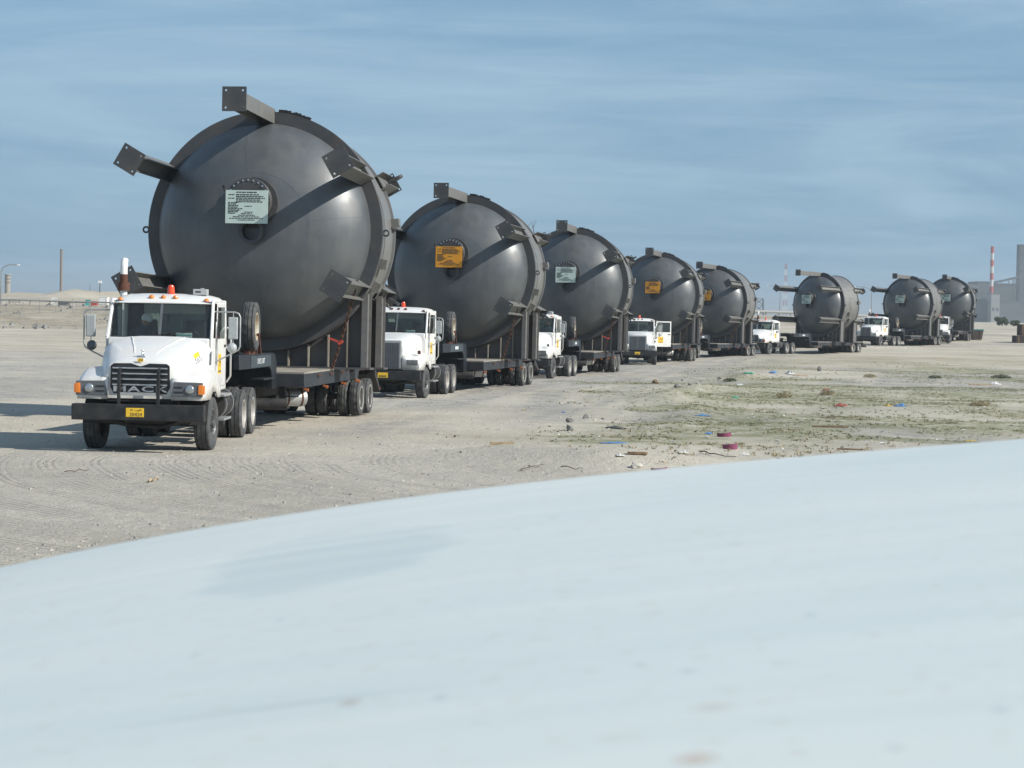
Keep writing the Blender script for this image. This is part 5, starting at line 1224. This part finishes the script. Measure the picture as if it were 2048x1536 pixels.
lamp_post(1744, 574, 622, 420, -2.2, 'street lamp right of the vessel with pale barrel')
def stack(name, px, ytop, D, r0, r1, m, label, cat, rings=0, bands=None):
    top = at(px, ytop, D); zb = gzf(top.x, top.y); t = empty(name, (top.x, top.y, zb)); tag(t, label, cat); h = top.z - zb
    b = MB(); b.cyl((0, 0, -1), (0, 0, h), r0, r1, n=20); b.build('shaft', m, t, 60)
    for k in range(rings):
        z = h * (1 - .12 * k) - .2; b = MB(); b.cyl((0, 0, z), (0, 0, z + .25), r1 * 1.35, n=20); b.build('ring', m, t)
    if bands:
        n = bands; z0 = h * .30
        for k in range(n):
            za = z0 + (h - z0) * k / n; zb_ = z0 + (h - z0) * (k + 1) / n; ra = r0 + (r1 - r0) * za / h + .02; rb = r0 + (r1 - r0) * zb_ / h + .02
            b = MB(); b.cyl((0, 0, za), (0, 0, zb_), ra, rb, n=20); b.build('band', m_redpaint if (n - k) % 2 else m_bandwhite, t, 60)
    return t
stack('chimney', 123, 499, 640, .48, .40, m_stackbrown, 'slender brown chimney beyond the embankment on the left', 'chimney', 1)
stack('column_tower', 15.5, 549, 520, .72, .68, m_conc, 'short thick tower with platforms at the far left', 'tower', 3)
def mast(px, ytop, D, label, lamps=2, w_=.1):
    top = at(px, ytop, D); zb = gzf(top.x, top.y); t = empty('light_mast', (top.x, top.y, zb)); tag(t, label, 'mast', 'thin masts by the far road'); h = top.z - zb
    b = MB(); b.cyl((0, 0, -.3), (0, 0, h), w_, w_ * .6, n=8); b.build('pole', m_farsteel, t, 60)
    for k in range(lamps):
        x = (k - (lamps - 1) / 2) * .6; b = MB(); b.box(x - .25, x + .25, -.15, .15, h - .25, h + .1); b.build('floodlight', m_whitepaint, t, 0)
mast(200, 563, 300, 'dark mast with one white lamp left of the front truck', 1)
mast(143, 583, 300, 'short mast with a pair of lamps beside the slender chimney', 2)
mast(180, 568, 420, 'thin bare mast between two lamp masts on the left', 0, .08)
def boxthing(name, px, py, D, w_, d_, h_, m, label, cat, roof=None):
    p = at(px, py, D); zb = gzf(p.x, p.y); t = empty(name, (p.x, p.y, zb)); tag(t, label, cat)
    b = MB(); b.box(-w_ / 2, w_ / 2, -d_ / 2, d_ / 2, 0, h_); b.build('body', m, t, 0, bevel=.03)
    for s in (-1, 1):
        b = MB(); b.box(s * w_ * .42 - .05, s * w_ * .42 + .05, -.05, .05, -.4, .02); b.build('leg', m_farsteel, t, 0)
    b = MB(); b.box(-w_ / 2 - .04, w_ / 2 + .04, -d_ / 2 - .04, d_ / 2 + .04, h_, h_ + .06); b.build('cap', roof or m, t, 0); return t
boxthing('site_cabin', 208, 604, 280, 1.2, 1.2, 1.0, m_whitepaint, 'small white cabin left of the front truck cab', 'cabin')
boxthing('road_sign', 176, 602, 270, .75, .06, .75, mat_teal, 'teal sign board beside the embankment road', 'sign')
boxthing('drum', 189, 604, 272, .8, .7, .6, m_red, 'red tank beside the teal sign board', 'drum')
boxthing('site_box', 128, 608, 262, 1.4, .8, .45, m_farsteel, 'low dark box on the embankment road', 'box')
# white A-frame board on the embankment
p = at(108, 606, 256); t = empty('board_stand', (p.x, p.y, gzf(p.x, p.y))); tag(t, 'white board stand on the embankment road', 'board stand')
for s in (-1, 1):
    b = MB(); b.bar((s * .3, -.2, 0), (s * .3, .1, 1.0), .08); b.build('leg', m_whitepaint, t, 0)
for k in range(3):
    b = MB(); b.box(-.36, .36, -.1 + .05 * k, -.06 + .05 * k, .3 + .26 * k, .48 + .26 * k); b.build('board', m_whitepaint, t, 0)
for k, (px, nm) in enumerate(((22, 'left'), (35, 'right'))):
    p = at(px, 613, 253); t = empty('barrier', (p.x, p.y, gzf(p.x, p.y))); tag(t, 'small yellow banded barrier on the embankment, %s one of two' % nm, 'barrier', 'yellow barriers')
    for s in (-1, 1):
        b = MB(); b.cyl((s * .3, 0, 0), (s * .3, 0, .55), .05, n=8); b.build('post', m_conc, t)
    for q in range(2):
        b = MB(); b.box(-.36, .36, -.03, .03, .2 + .22 * q, .34 + .22 * q); b.build('rail', m_yel if q else m_conc, t, 0)
# pipe rail along the crest and a thin fence on the slope
cr = [(px, 614.5 + .018 * px, 250) for px in range(-60, 261, 40)]
t = None; P = []
for px, py, D in cr:
    p = at(px, py, D); P.append(Vector((p.x, p.y, gzf(p.x, p.y) + .55)))
t = empty('pipe_rail', (P[0].x, P[0].y, P[0].z - .55)); tag(t, 'grey pipe rail along the crest of the embankment', 'rail')
b = MB(); b.tube([p - t.location for p in P], .11, 8); b.build('pipe', m_rail, t, 60)
for p in P:
    b = MB(); q = p - t.location; b.box(q.x - .07, q.x + .07, q.y - .07, q.y + .07, q.z - .75, q.z); b.build('post', m_conc, t, 0)
F_ = []
for px in range(-20, 240, 33):
    p = at(px, 640, 236); F_.append(Vector((p.x, p.y, gzf(p.x, p.y))))
t = empty('wire_fence', F_[0]); tag(t, 'thin wire fence on posts across the embankment slope', 'fence')
for p in F_:
    b = MB(); q = p - t.location; b.cyl(q - Vector((0, 0, .2)), q + Vector((0, 0, 1.7)), .04, n=6); b.build('post', m_rail, t)
for k in range(4):
    b = MB(); b.tube([p - t.location + Vector((0, 0, .35 + .42 * k)) for p in F_], .012, 4); b.build('wire', m_rail, t)

# ------------------------------------------------------------------ far things in the middle and right
def lattice(name, px, ytop, D, w0, w1, label, cat, m0, m1, levels=9):
    top = at(px, ytop, D); zb = gzf(top.x, top.y); t = empty(name, (top.x, top.y, zb)); tag(t, label, cat); h = top.z - zb; th = w0 * .05
    for k in range(levels):
        a, c = h * k / levels, h * (k + 1) / levels; wa = (w0 + (w1 - w0) * k / levels) / 2; wb = (w0 + (w1 - w0) * (k + 1) / levels) / 2; b = MB()
        A = [Vector((x * wa, y * wa, a)) for x, y in ((-1, -1), (1, -1), (1, 1), (-1, 1))]; B = [Vector((x * wb, y * wb, c)) for x, y in ((-1, -1), (1, -1), (1, 1), (-1, 1))]
        for i in range(4):
            b.bar(A[i], B[i], th); b.bar(A[i], B[(i + 1) % 4], th * .7); b.bar(A[(i + 1) % 4], B[i], th * .7); b.bar(B[i], B[(i + 1) % 4], th * .7)
        b.build('segment', (m0, m1)[k % 2], t, 0)
    return t
lattice('lattice_mast', 1572, 527, 2300, 4.6, 1.6, 'hazy red and white lattice mast behind the vessel with pale barrel', 'mast', m_redpaint, m_whitepaint)
lattice('steel_frame', 1518, 597, 700, 3.2, 2.8, 'open steel frame tower between the fifth and sixth vessels', 'frame', m_farsteel, m_farsteel, 3)
b = MB(); p0 = at(1480, 621, 390); p1 = at(1760, 628, 440); n = 12; P = []
for k in range(n + 1):
    p = p0.lerp(p1, k / n); P.append(Vector((p.x, p.y, gzf(p.x, p.y) + .75)))
t = empty('pipeline', (P[0].x, P[0].y, P[0].z - .75)); tag(t, 'long pale pipeline on the crest behind the far vessels', 'pipeline')
b = MB(); b.tube([p - t.location for p in P], .3, 10); b.build('pipe', m_rail, t, 60)
for p in P:
    b = MB(); q = p - t.location; b.box(q.x - .15, q.x + .15, q.y - .15, q.y + .15, q.z - 1.1, q.z - .1); b.build('support', m_conc, t, 0)
# bare tree behind the second vessel
def bare_tree(px, ytop, D, label):
    top = at(px, ytop, D); zb = gzf(top.x, top.y); t = empty('bare_tree', (top.x, top.y, zb)); tag(t, label, 'tree'); h = top.z - zb; r_ = random.Random(4)
    b = MB(); b.tube([(0, 0, -.2), (.1, .05, h * .3), (-.05, 0, h * .55), (.0, .1, h * .7)], [.16, .12, .09, .06], 8); b.build('trunk', m_twig, t, 60); b = MB()
    def br(p, d, l_, r, n):
        q = p + d * l_; m_ = p.lerp(q, .5) + Vector((r_.uniform(-1, 1), r_.uniform(-1, 1), 0)) * l_ * .08; b.tube([p, m_, q], [r, r * .8, r * .55], 5)
        if n:
            for k in range(2): br(p.lerp(q, r_.uniform(.5, 1)), (d + Vector((r_.uniform(-.8, .8), r_.uniform(-.8, .8), r_.uniform(-.1, .5)))).normalized(), l_ * .62, r * .55, n - 1)
    for k in range(6):
        a = r_.uniform(0, 6.28); br(Vector((0, 0, h * (.4 + .06 * k))), Vector((math.cos(a) * .5, math.sin(a) * .5, .8)).normalized(), h * .22, .04, 3)
    b.build('crown', m_twig, t, 60)
bare_tree(1080, 452, 122, 'bare twiggy tree rising between the second and third vessels')
stack('striped_chimney', 1985, 493, 1400, 1.45, 1.15, m_conc, 'tall red and white striped chimney of the far plant', 'chimney', 1, 8)
def building(name, x0, x1, ytop, D, dep, m, label, wins=0, rows=1):
    a = at(x0, ytop, D); c = at(x1, ytop, D); zb = gzf((a.x + c.x) / 2, D); t = empty(name, ((a.x + c.x) / 2, D, zb)); tag(t, label, 'building', 'buildings of the far plant'); w_ = c.x - a.x; h = a.z - zb
    b = MB(); b.box(-w_ / 2, w_ / 2, 0, dep, -1, h); b.build('wall', m, t, 0)
    b = MB(); b.box(-w_ / 2 - .2, w_ / 2 + .2, -.2, dep + .2, h, h + .5); b.build('roof', m_farsteel, t, 0)
    for r_ in range(rows):
        for k in range(wins):
            x = -w_ / 2 + w_ * (k + .5) / wins; z = h * (r_ + .6) / (rows + .3); b = MB(); b.box(x - w_ / wins * .28, x + w_ / wins * .28, -.08, .05, z - h * .06, z + h * .06); b.build('window', m_farsteel, t, 0)
    return t
building('plant_hall', 1955, 1983, 564, 1420, 30, m_plant, 'grey plant hall left of the striped chimney', 3, 2)
building('plant_hall', 1986, 2032, 568, 1450, 30, m_plant, 'larger grey plant hall right of the striped chimney', 4, 2)
building('plant_store', 1946, 2060, 602, 1390, 20, m_plant, 'long low plant store below the chimney', 8, 1)
building('control_cabin', 1983, 2000, 588, 1380, 12, m_plantpale, 'small pale block in front of the plant halls', 2, 1)
building('process_tower', 2040, 2062, 490, 1470, 9, m_plant, 'tall dark process tower cut by the right edge of the picture', 3, 9)
t = lattice('pipe_bridge', 2034, 556, 1440, 5.2, 4.9, 'steel trestle between plant hall and process tower', 'trestle', m_farsteel, m_farsteel, 6)
a = at(1985, 566, 1410); c = at(2042, 553, 1410); t = empty('conveyor', (a.x, a.y, gzf(a.x, a.y))); tag(t, 'sloping conveyor gallery over the plant halls', 'conveyor')
b = MB(); o_ = Vector(t.location); b.bar(a - o_, c - o_, 2.4, 1.4); b.build('gallery', m_farsteel, t, 0)
for k in range(4):
    q = a.lerp(c, (k + .3) / 4) - o_; b = MB(); b.box(q.x - .2, q.x + .2, q.y - .2, q.y + .2, 0, q.z); b.build('leg', m_farsteel, t, 0)
a = at(1926, 568, 1400); c = at(1957, 572, 1400); t = empty('pipe_rack', (a.x, a.y, gzf(a.x, a.y))); tag(t, 'two thin pipes leading to the left plant hall', 'pipe rack'); o_ = Vector(t.location)
for k in range(2):
    b = MB(); b.tube([a - o_ - Vector((0, 0, 1.1 * k)), c - o_ - Vector((0, 0, 1.1 * k))], .22, 8); b.build('pipe', m_rail, t, 60)
for k in range(3):
    q = a.lerp(c, k / 2) - o_; b = MB(); b.box(q.x - .15, q.x + .15, q.y - .15, q.y + .15, 0, q.z); b.build('leg', m_farsteel, t, 0)
def far_tree(px, py, D, w_, h_, seed, label):
    p = at(px, py, D); zb = gzf(p.x, p.y); t = empty('bushy_tree', (p.x, p.y, zb)); tag(t, label, 'tree', 'dark trees in front of the far plant'); r_ = random.Random(seed)
    b = MB(); b.tube([(0, 0, -.3), (.1, 0, h_ * .3), (0, .1, h_ * .6)], [.18, .14, .08], 7)
    for k in range(5):
        a = k * 1.3; b.tube([(0, 0, h_ * .25), (math.cos(a) * w_ * .3, math.sin(a) * w_ * .3, h_ * .65)], [.08, .03], 5)
    b.build('trunk', m_twig, t, 60); b = MB()
    cl = [(r_.uniform(-.36, .36) * w_, r_.uniform(-.36, .36) * w_, h_ * r_.uniform(.25, .8), r_.uniform(.14, .24) * w_) for _ in range(14)]
    for k in range(1800):
        x, y, z, q = r_.choice(cl); d = Vector((r_.gauss(0, 1), r_.gauss(0, 1), r_.gauss(0, .8))).normalized() * q * r_.random() ** .4; c_ = Vector((x, y, z)) + d; u_ = Vector((r_.uniform(-1, 1), r_.uniform(-1, 1), r_.uniform(-1, 1))) * .16; v_ = Vector((r_.uniform(-1, 1), r_.uniform(-1, 1), r_.uniform(-1, 1))) * .1
        b.add([c_ - u_, c_ + v_, c_ + u_, c_ - v_], [(0, 1, 2, 3)])
    b.build('crown', m_shrub, t, 0); return t
far_tree(2004, 640, 430, 3.2, 1.9, 1, 'dark bushy tree before the far plant, larger of two')
far_tree(2028, 641, 430, 2.2, 1.3, 2, 'dark bushy tree before the far plant, smaller one on the right')
m_darkblock = mat('dark_brown_block', (0.045, 0.032, 0.026), .8, var=.3)
# stacked dark blocks at the right edge
D = 232; g = onground(2040, 686)
for (x0, x1, z0, z1, nm, lb) in ((-.75, 1.4, 0, .85, 'timber_baulk', 'lower brown block of the stack at the right edge'), (-.2, 1.4, .87, 2.2, 'timber_baulk', 'upper brown block of the stack at the right edge')):
    b = MB(); b.box(x0, x1, -.9, .9, 0, z1 - z0); o = b.build(nm, m_darkblock, None, 0, bevel=.06); o.location = (g.x, g.y, g.z + z0 - .02); tag(o, lb, 'block', 'stacked blocks at the right edge')
    for k in range(3):
        b = MB(); xq = x0 + (x1 - x0) * (k + .5) / 3; b.box(xq - .06, xq + .06, -.93, -.88, .05, z1 - z0 - .05); b.build('batten', m_timber, o, 0)
# skip behind the last trailer
p = at(1952, 681, 244); g = gzf(p.x, p.y); t = empty('waste_skip', (p.x, p.y, g), R(-15)); tag(t, 'small rusty skip with teal rim behind the last trailer', 'skip')
b = MB(); b.hexa([(-.7, -.6, .05), (.7, -.6, .05), (.7, .6, .05), (-.7, .6, .05), (-.9, -.8, 1.25), (.9, -.8, 1.25), (.9, .8, 1.25), (-.9, .8, 1.25)]); b.build('tub', m_stackbrown, t, 0, bevel=.03)
b = MB()
for q in ((-.93, .93, -.86, -.78), (-.93, .93, .78, .86), (-.95, -.87, -.8, .8), (.87, .95, -.8, .8)): b.box(*q, 1.2, 1.32)
b.build('rim', mat_teal, t, 0)
for x in (-.4, .4):
    b = MB(); b.hexa([(x - .04, -.70, .1), (x + .04, -.70, .1), (x + .04, -.62, .1), (x - .04, -.62, .1), (x - .04, -.86, 1.2), (x + .04, -.86, 1.2), (x + .04, -.78, 1.2), (x - .04, -.78, 1.2)]); b.build('rib', m_rust, t, 0)

# ------------------------------------------------------------------ dusty air
hz_ = MB().box(-9200, 9200, -100, 9200, -4, 46).mesh('haze', None, 0)
hm = bpy.data.materials.new('dusty_air'); hm.use_nodes = True; hn = hm.node_tree; hn.nodes.clear()
ho = hn.nodes.new('ShaderNodeOutputMaterial'); pv = hn.nodes.new('ShaderNodeVolumePrincipled'); pv.inputs['Color'].default_value = (0.76, 0.85, 0.90, 1); pv.inputs['Density'].default_value = 0.00030; pv.inputs['Anisotropy'].default_value = 0.2
hn.links.new(pv.outputs[0], ho.inputs['Volume']); hz_.materials.append(hm)
tag(put('haze', hz_), 'dusty haze over the whole plain', kind='stuff')
